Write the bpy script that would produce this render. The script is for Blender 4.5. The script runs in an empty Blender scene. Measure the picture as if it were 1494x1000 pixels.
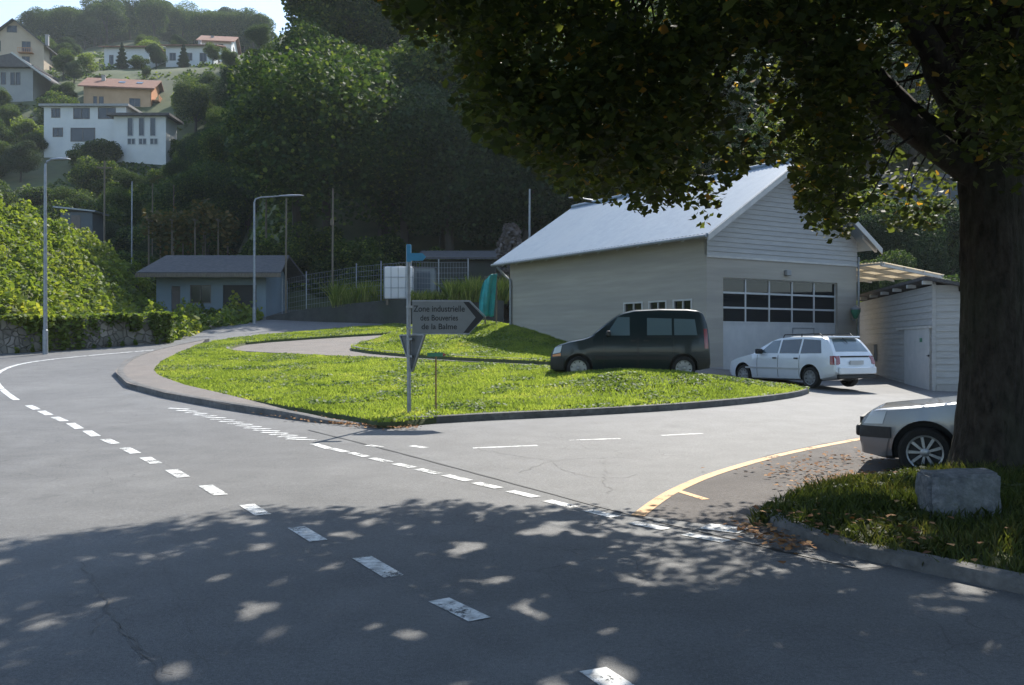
import bpy, bmesh, math, random
import numpy as np
from mathutils import Vector, Matrix, noise
from mathutils.geometry import delaunay_2d_cdt
R = math.radians
rng = np.random.default_rng(7); random.seed(7)
sc = bpy.context.scene
COL = sc.collection

# ------------------------------------------------------------ camera, sky, sun, exposure
F = 1350.0; CX, CY = 747.0, 500.0; EYE = 1.6
cam_d = bpy.data.cameras.new('camera'); cam = bpy.data.objects.new('camera', cam_d); COL.objects.link(cam)
cam.location = (0, 0, EYE); cam.rotation_euler = (R(90), 0, 0)
cam_d.sensor_width = 36; cam_d.lens = F / 1494 * 36; cam_d.clip_start = 0.1; cam_d.clip_end = 20000
sc.camera = cam
SUN_AZ, SUN_EL = 20.0, 46.0            # azimuth to the right of straight ahead
w = bpy.data.worlds.new('World'); sc.world = w; w.use_nodes = True
nt = w.node_tree; nt.nodes.clear()
sky = nt.nodes.new('ShaderNodeTexSky'); sky.sky_type = 'NISHITA'; sky.sun_disc = False
sky.sun_elevation = R(SUN_EL); sky.sun_rotation = R(SUN_AZ); sky.air_density = 1.0; sky.dust_density = 0.4; sky.ozone_density = 3.0
bg = nt.nodes.new('ShaderNodeBackground'); bg.inputs[1].default_value = 0.15
wo = nt.nodes.new('ShaderNodeOutputWorld'); nt.links.new(sky.outputs[0], bg.inputs[0]); nt.links.new(bg.outputs[0], wo.inputs[0])
sd = bpy.data.lights.new('sun', 'SUN'); sd.energy = 5.0; sd.angle = R(0.5); sd.color = (1, .945, .85)
so = bpy.data.objects.new('sun', sd); COL.objects.link(so)
S = Vector((math.sin(R(SUN_AZ)) * math.cos(R(SUN_EL)), math.cos(R(SUN_AZ)) * math.cos(R(SUN_EL)), math.sin(R(SUN_EL))))
so.rotation_euler = S.to_track_quat('Z', 'Y').to_euler(); so.location = (20, 60, 60)
sc.view_settings.view_transform = 'Standard'; sc.view_settings.look = 'None'
sc.view_settings.exposure = 1.1; sc.view_settings.gamma = 1

# ------------------------------------------------------------ helpers
def tag(o, label=None, cat=None, group=None, kind=None):
    if label: o['label'] = label
    if cat: o['category'] = cat
    if group: o['group'] = group
    if kind: o['kind'] = kind
    return o
def empty(name, loc, label, cat, group=None, rz=0):
    o = bpy.data.objects.new(name, None); COL.objects.link(o); o.location = loc; o.rotation_euler = (0, 0, rz)
    o.empty_display_size = .2
    return tag(o, label, cat, group)
def link(name, me, m=None, parent=None, smooth=False):
    o = bpy.data.objects.new(name, me); COL.objects.link(o)
    if m is not None and len(me.materials) == 0: me.materials.append(m)
    if parent: o.parent = parent
    if smooth:
        me.shade_smooth()
        if smooth is not True: me.set_sharp_from_angle(angle=R(smooth))
    return o
def struct(o): o['kind'] = 'structure'; return o
def copy_tree(o, parent=None):
    c = o.copy(); COL.objects.link(c)
    if parent: c.parent = parent
    for ch in list(o.children): copy_tree(ch, c)
    return c

class MB:
    """collects shapes into one mesh"""
    def __init__(s): s.v = []; s.f = []; s.mi = []
    def add(s, vs, fs, mi=0):
        n = len(s.v); s.v += [tuple(v) for v in vs]; s.f += [tuple(i + n for i in f) for f in fs]; s.mi += [mi] * len(fs); return s
    def box(s, a, b, mi=0, M=None):
        (x0, y0, z0), (x1, y1, z1) = a, b
        vs = [(x0,y0,z0),(x1,y0,z0),(x1,y1,z0),(x0,y1,z0),(x0,y0,z1),(x1,y0,z1),(x1,y1,z1),(x0,y1,z1)]
        if M is not None: vs = [M @ Vector(v) for v in vs]
        return s.add(vs, [(0,3,2,1),(4,5,6,7),(0,1,5,4),(1,2,6,5),(2,3,7,6),(3,0,4,7)], mi)
    def prism(s, pts, off, mi=0):
        """closed polygon pts (3D) extruded by off"""
        n = len(pts); off = Vector(off); a = [Vector(p) for p in pts]; b = [p + off for p in a]
        return s.add(a + b, [tuple(range(n))[::-1], tuple(range(n, 2*n))] + [(i, (i+1) % n, n + (i+1) % n, n + i) for i in range(n)], mi)
    def tube(s, pts, rad, n=8, mi=0, cap=True):
        pts = [Vector(p) for p in pts]
        if not hasattr(rad, '__len__'): rad = [rad] * len(pts)
        base = len(s.v); ref = Vector((0, 0, 1))
        for i, p in enumerate(pts):
            t = (pts[min(i+1, len(pts)-1)] - pts[max(i-1, 0)]).normalized()
            if abs(t.dot(ref)) > .95: u = t.cross(Vector((1, 0, 0))).normalized()
            else: u = t.cross(ref).normalized()
            v = u.cross(t)
            for k in range(n):
                a = 2 * math.pi * k / n
                q = p + (u * math.cos(a) + v * math.sin(a)) * rad[i]; s.v.append(tuple(q))
        for i in range(len(pts) - 1):
            for k in range(n):
                a = base + i*n + k; b = base + i*n + (k+1) % n
                s.f.append((a, b, b + n, a + n)); s.mi.append(mi)
        if cap:
            s.f.append(tuple(base + k for k in range(n))[::-1]); s.mi.append(mi)
            s.f.append(tuple(base + (len(pts)-1)*n + k for k in range(n))); s.mi.append(mi)
        return s
    def lathe(s, prof, axis='z', c=(0,0,0), n=28, mi=0, cap=True):
        """prof: (radius, along)"""
        base = len(s.v)
        for r, h in prof:
            for k in range(n):
                a = 2*math.pi*k/n
                p = (r*math.cos(a), r*math.sin(a), h) if axis == 'z' else (r*math.cos(a), h, r*math.sin(a))
                s.v.append((p[0]+c[0], p[1]+c[1], p[2]+c[2]))
        for i in range(len(prof)-1):
            for k in range(n):
                a = base+i*n+k; b = base+i*n+(k+1) % n
                s.f.append((a, b, b+n, a+n)); s.mi.append(mi)
        if cap:
            s.f.append(tuple(base+k for k in range(n))); s.mi.append(mi)
            s.f.append(tuple(base+(len(prof)-1)*n+k for k in range(n))[::-1]); s.mi.append(mi)
        return s
    def mesh(s, name, mats=None, fix=True):
        me = bpy.data.meshes.new(name); me.from_pydata(s.v, [], s.f)
        for m in mats or []: me.materials.append(m)
        if mats and len(mats) > 1: me.polygons.foreach_set('material_index', s.mi)
        if fix:
            bm = bmesh.new(); bm.from_mesh(me); bmesh.ops.recalc_face_normals(bm, faces=bm.faces); bm.to_mesh(me); bm.free()
        me.update(); return me
    def build(s, name, m, parent=None, smooth=False):
        return link(name, s.mesh(name, m if isinstance(m, list) else [m]), None, parent, smooth)

def bevel(o, w=.01, seg=2):
    bm = bmesh.new(); bm.from_mesh(o.data)
    es = [e for e in bm.edges if len(e.link_faces) == 2 and e.calc_face_angle(0) > .6]
    bmesh.ops.bevel(bm, geom=es, offset=w, segments=seg, profile=.5, affect='EDGES', clamp_overlap=True)
    bm.to_mesh(o.data); bm.free(); return o

def polys_np(name, V, nper, rnd=None, mat=None):
    """V: (N*nper,3) verts, each consecutive nper is a face"""
    N = len(V) // nper
    me = bpy.data.meshes.new(name)
    me.vertices.add(len(V)); me.vertices.foreach_set('co', np.ascontiguousarray(V, dtype=np.float32).ravel())
    me.loops.add(N*nper); me.loops.foreach_set('vertex_index', np.arange(N*nper, dtype=np.int32))
    me.polygons.add(N); me.polygons.foreach_set('loop_start', np.arange(N, dtype=np.int32)*nper)
    me.polygons.foreach_set('loop_total', np.full(N, nper, dtype=np.int32))
    if rnd is not None:
        at = me.attributes.new('rnd', 'FLOAT', 'FACE'); at.data.foreach_set('value', rnd.astype(np.float32))
    me.update(calc_edges=True)
    if mat: me.materials.append(mat)
    return me
LEAF = np.array([(0,-.5),(.30,-.30),(.50,.05),(.22,.22),(0,.55),(-.22,.22),(-.50,.05),(-.30,-.30)])
LEAF5 = np.array([(0,-.5),(.42,-.1),(.25,.42),(-.3,.4),(-.45,-.12)])
def leaves_np(P, size, shape=LEAF, up=.5, seed=0, sizevar=.4):
    g = np.random.default_rng(seed); N = len(P)
    n = g.normal(size=(N,3)); n[:,2] = np.abs(n[:,2]) + up; n /= np.linalg.norm(n,axis=1)[:,None]
    a = g.normal(size=(N,3)); u = np.cross(n,a); u /= np.linalg.norm(u,axis=1)[:,None]; v = np.cross(n,u)
    s = size * (1 - sizevar/2 + sizevar*g.random(N))
    k = len(shape)
    V = P[:,None,:] + (u[:,None,:]*shape[None,:,0,None] + v[:,None,:]*shape[None,:,1,None]) * s[:,None,None]
    V = V + n[:,None,:] * (np.abs(shape[:,0])[None,:,None]*.22*s[:,None,None])     # folded along the midrib
    return V.reshape(-1,3), g.random(N)

# ------------------------------------------------------------ materials
def ramp_node(N, stops):
    r = N.new('ShaderNodeValToRGB'); e = r.color_ramp.elements
    while len(e) < len(stops): e.new(.5)
    for i, (p, c) in enumerate(stops): e[i].position = p; e[i].color = (*c, 1)
    return r
def mat(name, c1, c2=None, scale=4, rough=.7, bump=0, bscale=None, metal=0, spec=.5, coat=0, c3=None, big=None, detail=6, stretch=None, trans=0, tcol=None, ior=None):
    """noise-mixed principled; big=(scale, amount, colour) adds a second, larger stain"""
    m = bpy.data.materials.new(name); m.use_nodes = True
    N, L = m.node_tree.nodes, m.node_tree.links
    b = N['Principled BSDF']; b.inputs['Roughness'].default_value = rough; b.inputs['Metallic'].default_value = metal
    b.inputs['Specular IOR Level'].default_value = spec; b.inputs['Coat Weight'].default_value = coat; b.inputs['Coat Roughness'].default_value = .05
    tc = N.new('ShaderNodeTexCoord'); vec = tc.outputs['Object']
    if stretch:
        mp = N.new('ShaderNodeMapping'); mp.inputs['Scale'].default_value = stretch; L.new(vec, mp.inputs[0]); vec = mp.outputs[0]
    col = None
    if c2 is not None:
        n = N.new('ShaderNodeTexNoise'); n.inputs['Scale'].default_value = scale; n.inputs['Detail'].default_value = detail; n.inputs['Roughness'].default_value = .65
        L.new(vec, n.inputs['Vector'])
        st = [(.3, c1), (.7, c2)] if c3 is None else [(.28, c1), (.5, c2), (.74, c3)]
        r = ramp_node(N, st); L.new(n.outputs[0], r.inputs[0]); col = r.outputs[0]
        if big:
            n2 = N.new('ShaderNodeTexNoise'); n2.inputs['Scale'].default_value = big[0]; n2.inputs['Detail'].default_value = 4; L.new(vec, n2.inputs['Vector'])
            r2 = ramp_node(N, [(.42, (0,0,0)), (.66, (big[1],)*3)]); L.new(n2.outputs[0], r2.inputs[0])
            mx = N.new('ShaderNodeMixRGB'); L.new(r2.outputs[0], mx.inputs[0]); L.new(col, mx.inputs[1]); mx.inputs[2].default_value = (*big[2], 1); col = mx.outputs[0]
        L.new(col, b.inputs['Base Color'])
    else: b.inputs['Base Color'].default_value = (*c1, 1)
    if bump:
        nb = N.new('ShaderNodeTexNoise'); nb.inputs['Scale'].default_value = bscale or scale*4; nb.inputs['Detail'].default_value = 5; L.new(vec, nb.inputs['Vector'])
        bp = N.new('ShaderNodeBump'); bp.inputs['Strength'].default_value = bump; bp.inputs['Distance'].default_value = .02
        L.new(nb.outputs[0], bp.inputs['Height']); L.new(bp.outputs[0], b.inputs['Normal'])
    if trans:
        t = N.new('ShaderNodeBsdfTranslucent'); t.inputs[0].default_value = (*(tcol or c1), 1)
        ms = N.new('ShaderNodeMixShader'); ms.inputs[0].default_value = trans
        L.new(b.outputs[0], ms.inputs[1]); L.new(t.outputs[0], ms.inputs[2]); L.new(ms.outputs[0], N['Material Output'].inputs[0])
    return m
def leafmat(name, stops, trans=.35, tmul=1.6, rough=.55, big=None, spec=.3):
    m = bpy.data.materials.new(name); m.use_nodes = True
    N, L = m.node_tree.nodes, m.node_tree.links; b = N['Principled BSDF']
    b.inputs['Roughness'].default_value = rough; b.inputs['Specular IOR Level'].default_value = spec
    at = N.new('ShaderNodeAttribute'); at.attribute_name = 'rnd'
    r = ramp_node(N, stops); src = at.outputs['Fac']
    if big:
        tc = N.new('ShaderNodeTexCoord'); n = N.new('ShaderNodeTexNoise'); n.inputs['Scale'].default_value = big; n.inputs['Detail'].default_value = 3
        L.new(tc.outputs['Object'], n.inputs['Vector'])
        ma = N.new('ShaderNodeMath'); ma.operation = 'MULTIPLY_ADD'; ma.inputs[1].default_value = .45; L.new(at.outputs['Fac'], ma.inputs[0])
        ms = N.new('ShaderNodeMath'); ms.operation = 'MULTIPLY_ADD'; ms.inputs[1].default_value = 1.5; ms.inputs[2].default_value = -.48
        L.new(n.outputs[0], ms.inputs[0]); L.new(ms.outputs[0], ma.inputs[2]); src = ma.outputs[0]
    L.new(src, r.inputs[0]); L.new(r.outputs[0], b.inputs['Base Color'])
    mu = N.new('ShaderNodeMixRGB'); mu.blend_type = 'MULTIPLY'; mu.inputs[0].default_value = 1; L.new(r.outputs[0], mu.inputs[1])
    mu.inputs[2].default_value = (tmul*1.15, tmul*1.1, tmul*.55, 1)
    t = N.new('ShaderNodeBsdfTranslucent'); L.new(mu.outputs[0], t.inputs[0])
    ms = N.new('ShaderNodeMixShader'); ms.inputs[0].default_value = trans
    L.new(b.outputs[0], ms.inputs[1]); L.new(t.outputs[0], ms.inputs[2]); L.new(ms.outputs[0], N['Material Output'].inputs[0])
    return m
M = dict(
 asphalt=mat('asphalt', (.082,.082,.083), (.155,.155,.154), 60, .74, .3, 130, big=(.35,.5,(.17,.169,.166)), spec=.32),
 asphalt2=mat('worn_asphalt', (.10,.10,.10), (.18,.179,.177), 55, .72, .3, 120, big=(.5,.4,(.115,.115,.115)), spec=.32),
 path=mat('path_asphalt', (.105,.09,.08), (.175,.155,.138), 40, .85, .3, 90, big=(.8,.5,(.17,.14,.12))),
 lot=mat('lot_gravel', (.07,.06,.055), (.14,.125,.115), 30, .9, .5, 70, big=(1.2,.6,(.06,.05,.045))),
 kerb=mat('kerb_stone', (.08,.077,.073), (.18,.172,.165), 9, .9, .5, 40, big=(1.5,.7,(.06,.06,.055))),
 paint=mat('road_paint', (.62,.62,.60), (.80,.80,.78), 40, .6, .2, 60, big=(11,.85,(.24,.24,.235))),
 ypaint=mat('yellow_paint', (.50,.25,.07), (.62,.34,.12), 18, .65, .2, 60, big=(4,.5,(.42,.27,.15))),
 tar=mat('tar', (.012,.012,.012), (.03,.03,.03), 30, .5),
 soil=mat('soil', (.035,.05,.015), (.07,.09,.025), 3, .95, .5, 20, big=(.4,.6,(.08,.075,.035))),
 ground=mat('hill_grass', (.035,.05,.022), (.075,.095,.035), .22, .95, .8, 1.5, c3=(.14,.14,.06), big=(.06,.6,(.06,.06,.035))),
 rock=mat('rubble_wall', (.10,.09,.08), (.24,.22,.19), 2.2, .95, 1, 7, big=(.9,.75,(.06,.08,.035))),
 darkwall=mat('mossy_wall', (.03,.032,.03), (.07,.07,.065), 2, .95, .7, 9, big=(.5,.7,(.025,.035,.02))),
 plaster=mat('plaster', (.32,.295,.25), (.41,.375,.32), 1.6, .9, .1, 40, big=(.5,.5,(.25,.242,.22)), stretch=(.22,.22,3.2)),
 clad=mat('painted_boards', (.34,.34,.335), (.44,.44,.43), 2, .75, .15, 20, stretch=(1,1,8), big=(.4,.4,(.30,.30,.30))),
 metalroof=mat('zinc_roof', (.15,.20,.255), (.205,.26,.315), 3, .5, .1, 20, big=(.5,.5,(.21,.255,.30)), spec=.4),
 white=mat('white_paint', (.42,.43,.43), (.52,.52,.51), 3, .6, .05, 30),
 trim=mat('pale_timber', (.42,.41,.39), (.55,.54,.51), 3, .7),
 darkglass=mat('dark_pane', (.012,.014,.016), rough=.06, spec=.6),
 carglass=mat('car_glass', (.02,.032,.037), rough=.03, spec=.9, coat=.3),
 reflglass=mat('car_glass_painted_reflection', (.10,.145,.165), rough=.03, spec=.9, coat=.3),  # opaque; sky reflection and see-through tone are put into the base colour
 vangreen=mat('dark_green_car_paint', (.003,.014,.018), rough=.3, coat=.45, spec=.35),
 carwhite=mat('white_car_paint', (.62,.66,.70), (.72,.75,.78), 1.5, .28, coat=1),
 silver=mat('silver_car_paint', (.15,.16,.18), (.185,.195,.215), 2, .3, metal=.45, coat=1, big=(1.5,.3,(.18,.19,.20))),
 black=mat('black_plastic', (.012,.012,.013), (.022,.022,.022), 20, .6),
 rubber=mat('rubber', (.01,.01,.01), (.022,.022,.021), 18, .85),
 alloy=mat('alloy', (.26,.27,.285), (.40,.41,.42), 14, .38, metal=.7),
 redlamp=mat('red_lamp', (.22,.012,.012), rough=.15, coat=1),
 amber=mat('amber_lamp', (.55,.16,.03), rough=.15, coat=1),
 lamp=mat('clear_lamp', (.50,.53,.55), rough=.12, coat=1),
 chrome=mat('chrome', (.6,.6,.6), rough=.15, metal=1),
 galv=mat('galvanised_steel', (.20,.22,.24), (.32,.34,.36), 8, .5, metal=.5),
 signback=mat('sign_back', (.085,.095,.10), (.11,.12,.125), 6, .6),
 signface=mat('sign_face', (.15,.17,.18), (.18,.20,.21), 4, .55),
 ink=mat('sign_ink', (.012,.014,.018), rough=.6),
 bluesign=mat('blue_plate', (.02,.19,.36), (.03,.24,.42), 8, .4),
 greensign=mat('green_plate', (.03,.17,.10), (.05,.22,.13), 8, .5),
 teal=mat('teal_tarpaulin', (.0,.20,.20), (.01,.33,.32), 2.5, .45, .4, 9),
 tank=mat('white_plastic_tank', (.72,.73,.74), (.80,.80,.80), 3, .5, trans=.35, tcol=(.8,.8,.78)),
 wood=mat('weathered_wood', (.10,.08,.06), (.19,.16,.12), 6, .9, .4, 30, stretch=(4,4,.6)),
 stake=mat('stake_wood', (.16,.09,.05), (.26,.15,.08), 9, .9),
 bark=mat('bark', (.014,.011,.009), (.060,.050,.040), 7, .98, 1, 22, stretch=(1.6,1.6,.75), big=(1.5,.5,(.04,.045,.028)), spec=.15),
 fbark=mat('forest_bark', (.03,.026,.02), (.07,.06,.05), 3, .95, stretch=(2,2,.4)),
 stone=mat('granite_block', (.055,.06,.066), (.13,.135,.145), 14, .95, 1, 30, c3=(.24,.24,.25), big=(2.5,.6,(.12,.13,.12))),
 hutblue=mat('pale_blue_render', (.17,.225,.265), (.24,.30,.34), 1.2, .9, .1, 20, big=(.6,.6,(.14,.17,.19))),
 tileroof=mat('dark_tiles', (.05,.05,.055), (.10,.095,.095), 4, .9, .6, 8),
 redroof=mat('red_tiles', (.17,.08,.052), (.27,.13,.085), 1.2, .9, .5, 6),
 slate=mat('slate_roof', (.07,.065,.07), (.12,.11,.11), 2, .9, .4, 5),
 cream=mat('cream_render', (.44,.35,.26), (.53,.43,.32), .6, .9),
 ochre=mat('ochre_render', (.44,.29,.17), (.55,.37,.23), .6, .9),
 orangewood=mat('orange_timber', (.44,.19,.08), (.56,.26,.12), 2, .8),
 villawhite=mat('villa_white', (.56,.57,.56), (.66,.66,.64), .5, .9),
 greyrender=mat('grey_render', (.26,.27,.27), (.34,.34,.33), .5, .9),
 pinkrender=mat('pink_render', (.46,.27,.23), (.55,.33,.28), .5, .9),
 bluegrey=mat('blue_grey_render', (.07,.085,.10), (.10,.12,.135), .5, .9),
 pane=mat('house_pane', (.022,.027,.035), rough=.12, spec=.6),
 shutter=mat('shutter', (.10,.085,.08), (.14,.12,.11), 5, .7),
 concrete=mat('concrete', (.28,.275,.265), (.38,.37,.36), 2, .9, .2, 20),
 polycarb=mat('corrugated_plastic', (.50,.46,.38), (.62,.57,.48), 2, .5, trans=.6, tcol=(.75,.68,.55)),
 mountain=mat('mountain_rock', (.06,.08,.07), (.10,.12,.10), .004, .95),
)
G = lambda *a: tuple(a)
M['lawn'] = leafmat('lawn_blades', [(0,(.085,.125,.028)),(.4,(.15,.205,.045)),(.8,(.22,.27,.07)),(1,(.30,.29,.11))], .5, 1.9, .6, big=.8)
M['weed'] = leafmat('lawn_weeds', [(0,(.055,.095,.022)),(.5,(.10,.15,.035)),(1,(.17,.21,.055))], .4, 1.7, .6, big=.8)
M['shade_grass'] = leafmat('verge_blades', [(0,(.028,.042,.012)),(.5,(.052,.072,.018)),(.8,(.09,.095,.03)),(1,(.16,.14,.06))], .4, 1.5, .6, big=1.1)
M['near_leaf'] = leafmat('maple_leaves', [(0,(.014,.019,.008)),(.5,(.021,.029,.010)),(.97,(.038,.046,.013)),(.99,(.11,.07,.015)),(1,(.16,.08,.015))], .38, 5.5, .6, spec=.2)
M['bank_leaf'] = leafmat('bank_leaves', [(0,(.045,.08,.018)),(.5,(.11,.155,.03)),(.85,(.19,.22,.04)),(1,(.29,.27,.05))], .45, 1.8, .6, big=.28)
M['f1'] = leafmat('forest_leaves_a', [(0,(.017,.038,.012)),(.6,(.034,.066,.018)),(.88,(.066,.105,.026)),(1,(.14,.18,.04))], .38, 1.4, .7, spec=.2)
M['f2'] = leafmat('forest_leaves_b', [(0,(.024,.048,.012)),(.6,(.052,.090,.020)),(.88,(.10,.14,.03)),(1,(.18,.22,.045))], .4, 1.5, .7, spec=.2)
M['f3'] = leafmat('forest_leaves_c', [(0,(.013,.030,.013)),(.6,(.024,.048,.020)),(1,(.055,.085,.03))], .3, 1.4, .7, spec=.2)
M['autumn'] = leafmat('autumn_leaves', [(0,(.04,.05,.018)),(.6,(.075,.07,.025)),(1,(.14,.10,.035))], .35, 1.4, .7, spec=.2)
M['litter'] = leafmat('fallen_leaves', [(0,(.10,.045,.02)),(.5,(.24,.11,.04)),(1,(.42,.24,.11))], .1, 1.0, .8, spec=.2)
M['straw'] = leafmat('sunlit_weeds', [(0,(.07,.11,.02)),(.6,(.15,.20,.04)),(1,(.30,.31,.10))], .45, 1.7, .6)
M['greytree'] = leafmat('grey_twigs', [(0,(.10,.09,.09)),(1,(.20,.175,.17))], .15, 1.0, .8)

# ------------------------------------------------------------ terrain functions
def sst(a, b, x):
    t = min(1, max(0, (x-a)/(b-a))); return t*t*(3-2*t)
def lerp_tab(tab, x):
    if x <= tab[0][0]: return tab[0][1]
    for (a, za), (b, zb) in zip(tab, tab[1:]):
        if x <= b: return za + (zb-za)*(x-a)/(b-a)
    return tab[-1][1]
ZL = [(56,3.4),(70,4.4),(85,6.3),(100,10.),(120,19),(140,29.6),(150,34.4),(160,41.2),(166,45),(185,56),(200,61),(215,68),(250,79),(300,92),(345,95),(420,84),(800,40),(2000,0)]
ZF = [(56,3.4),(64,6),(75,12),(90,22),(110,34),(140,48),(180,62),(260,80),(345,92),(420,84),(800,40),(2000,0)]
def zg(x, y):
    """the lie of the land round the junction"""
    yy = max(0, y-6)
    if y < 48: z = .0014*yy*yy
    else: z = .0014*42*42 + .1176*(y-48)
    z *= 1 - .6*sst(4, 13, x)*(1-sst(36, 60, y))
    z += .22*math.exp(-((x-1)**2/36 + (y-27)**2/50))
    return z
def terrain(x, y):
    if y <= 52: return zg(x, y)
    k = sst(52, 62, y)
    u = x/max(y, 1); t = sst(-.31, -.23, u)
    z = lerp_tab(ZL, y)*(1-t) + lerp_tab(ZF, y)*t
    if y > 230: z += (7*math.exp(-((u+.40)/.10)**2) - 8*sst(-.33,-.27,u)*0)*sst(230, 300, y)
    z += 1.2*k*noise.noise((x*.05, y*.05, 3.3))
    return zg(x, y)*(1-k) + z*k
def gp(px, py, dz=0, fn=zg):
    """where the sight line through a photo pixel meets the ground"""
    dx = (px-CX)/F; dr = (CY-py)/F; y = 2.0; lo = y
    while y < 400:
        if EYE + dr*y <= fn(dx*y, y) + dz:
            a, b = lo, y
            for _ in range(30):
                m_ = (a+b)/2
                if EYE + dr*m_ <= fn(dx*m_, m_) + dz: b = m_
                else: a = m_
            return Vector((dx*b, b, fn(dx*b, b)))
        lo = y; y += .25
    return Vector((dx*400, 400, fn(dx*400, 400)))
def up(px, y): return (px-CX)/F*y
def rz(row, y): return EYE + (CY-row)/F*y
def inpoly(x, y, P):
    c = False; n = len(P); j = n-1
    for i in range(n):
        xi, yi = P[i][0], P[i][1]; xj, yj = P[j][0], P[j][1]
        if (yi > y) != (yj > y) and x < (xj-xi)*(y-yi)/(yj-yi)+xi: c = not c
        j = i
    return c
def edist(x, y, P):
    a = np.array([(p[0], p[1]) for p in P]); b = np.roll(a, -1, 0); d = b-a; q = np.array([x, y])
    t = np.clip(((q-a)*d).sum(1)/np.maximum((d*d).sum(1), 1e-9), 0, 1)
    return float(np.sqrt((((a + d*t[:,None])-q)**2).sum(1)).min())
def resample(P, step):
    out = []
    for a, b in zip(P, P[1:]):
        n = max(1, int((Vector(b[:2])-Vector(a[:2])).length/step))
        for i in range(n): out.append(tuple(a[k]+(b[k]-a[k])*i/n for k in range(2)))
    out.append(tuple(P[-1][:2])); return out
def smoothline(P, it=2, closed=False):
    P = [Vector(p[:2]) for p in P]
    for _ in range(it):
        Q = []
        n = len(P)
        rngi = range(n) if closed else range(n-1)
        if not closed: Q.append(P[0])
        for i in rngi:
            a, b = P[i], P[(i+1) % n]; Q += [a*.75+b*.25, a*.25+b*.75]
        if not closed: Q.append(P[-1])
        P = Q
    return P
def fill(name, P, zf, m, step=.5, skirt=0):
    """a sheet over polygon P following zf, with inner points"""
    B = resample(list(P)+[P[0]], step)[:-1]; n = len(B)
    xs = [p[0] for p in B]; ys = [p[1] for p in B]
    pts = [Vector(p) for p in B]
    x = min(xs)+step/2
    while x < max(xs):
        y = min(ys)+step/2
        while y < max(ys):
            if inpoly(x, y, P) and edist(x, y, P) > step*.4: pts.append(Vector((x+random.uniform(-.1,.1)*step, y+random.uniform(-.1,.1)*step)))
            y += step
        x += step
    r = delaunay_2d_cdt(pts, [(i, (i+1) % n) for i in range(n)], [], 1, 1e-5)
    me = bpy.data.meshes.new(name)
    vv = [(v.x, v.y, zf(v.x, v.y)) for v in r[0]]; ff = [tuple(f) for f in r[2]]
    if skirt:
        cnt = {}
        for f in ff:
            for a, b in zip(f, f[1:]+f[:1]): cnt[(a, b)] = 1
        for a, b in [e for e in cnt if (e[1], e[0]) not in cnt]:
            k = len(vv); vv += [(*vv[a][:2], vv[a][2]-skirt), (*vv[b][:2], vv[b][2]-skirt)]; ff.append((a, k, k+1, b))
    me.from_pydata(vv, [], ff)
    bm = bmesh.new(); bm.from_mesh(me); bmesh.ops.recalc_face_normals(bm, faces=bm.faces)
    if sum(f.normal.z for f in bm.faces) < 0: bmesh.ops.reverse_faces(bm, faces=bm.faces)
    bm.to_mesh(me); bm.free()
    return link(name, me, m, None, True)
def ribbon(P, zf, wd, name, m, dz=.012, step=.3, taper=False):
    P = resample(P, step); vs = []; fs = []
    for i, p in enumerate(P):
        a = Vector(P[max(i-1,0)]); b = Vector(P[min(i+1,len(P)-1)]); t = (b-a).normalized(); nrm = Vector((-t.y, t.x))
        h = wd/2
        if taper: h *= .35 + .65*abs(math.sin(i*1.7)*.5+.5)
        for s_ in (-1, 1):
            q = Vector(p)+nrm*h*s_; vs.append((q.x, q.y, zf(q.x, q.y)+dz))
    for i in range(len(P)-1): fs.append((2*i, 2*i+1, 2*i+3, 2*i+2))
    return vs, fs
def kerb(P, zf, wd=.16, h=.13, name='kerb', drop=None, step=.4, left=True):
    """kerb stones along P, lying on the left side of the line"""
    P = resample(P, step); mb = MB(); rings = []
    for i, p in enumerate(P):
        a = Vector(P[max(i-1,0)]); b = Vector(P[min(i+1,len(P)-1)]); t = (b-a).normalized(); nrm = Vector((-t.y, t.x))*(1 if left else -1)
        hh = h*(drop(i/(len(P)-1)) if drop else 1); p = Vector(p)
        sec = [(0,-.1),(0,hh-.03),(.008,hh-.01),(.03,hh),(wd,hh),(wd,-.1)]
        rings.append([(p.x+nrm.x*d, p.y+nrm.y*d, zf(p.x, p.y)+z) for d, z in sec])
    k = 6
    mb.v = [v for r_ in rings for v in r_]
    for i in range(len(P)-1):
        for j in range(k-1): mb.f.append((i*k+j, i*k+j+1, (i+1)*k+j+1, (i+1)*k+j))
    mb.f.append(tuple(range(k))); mb.f.append(tuple(range((len(P)-1)*k, len(P)*k)))
    mb.mi = [0]*len(mb.f)
    return struct(mb.build(name, M['kerb'], None, 40))

# ------------------------------------------------------------ the land
def grid_mesh(name, X, Y, zf, m):
    vs = [(x, y, zf(x, y)) for y in Y for x in X]; nx = len(X)
    fs = [(j*nx+i, j*nx+i+1, (j+1)*nx+i+1, (j+1)*nx+i) for j in range(len(Y)-1) for i in range(nx-1)]
    me = bpy.data.meshes.new(name); me.from_pydata(vs, [], fs)
    return link(name, me, m, None, True)
def land_z(x, y):
    z = terrain(x, y)
    if y < 66: z -= .35*(1-sst(58, 66, y))        # bedding below the asphalt sheet
    return z
X = sorted(set([round(v, 2) for v in list(np.linspace(-60, 60, 61)) + list(np.linspace(-400, -60, 70)) + list(np.linspace(60, 400, 50)) + [-3000,-1500,-800,800,1500,3000]]))
Y = [-1500,-400,-100,-40] + list(np.linspace(-20, 70, 46)) + list(np.linspace(73, 240, 56)) + list(np.linspace(248, 440, 25)) + [520,650,800,1200,2000,4000,9000]
struct(grid_mesh('ground', X, Y, land_z, M['ground']))
struct(grid_mesh('road', list(np.linspace(-34, 46, 161)), list(np.linspace(-25, 62, 175)), zg, M['asphalt']))

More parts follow.
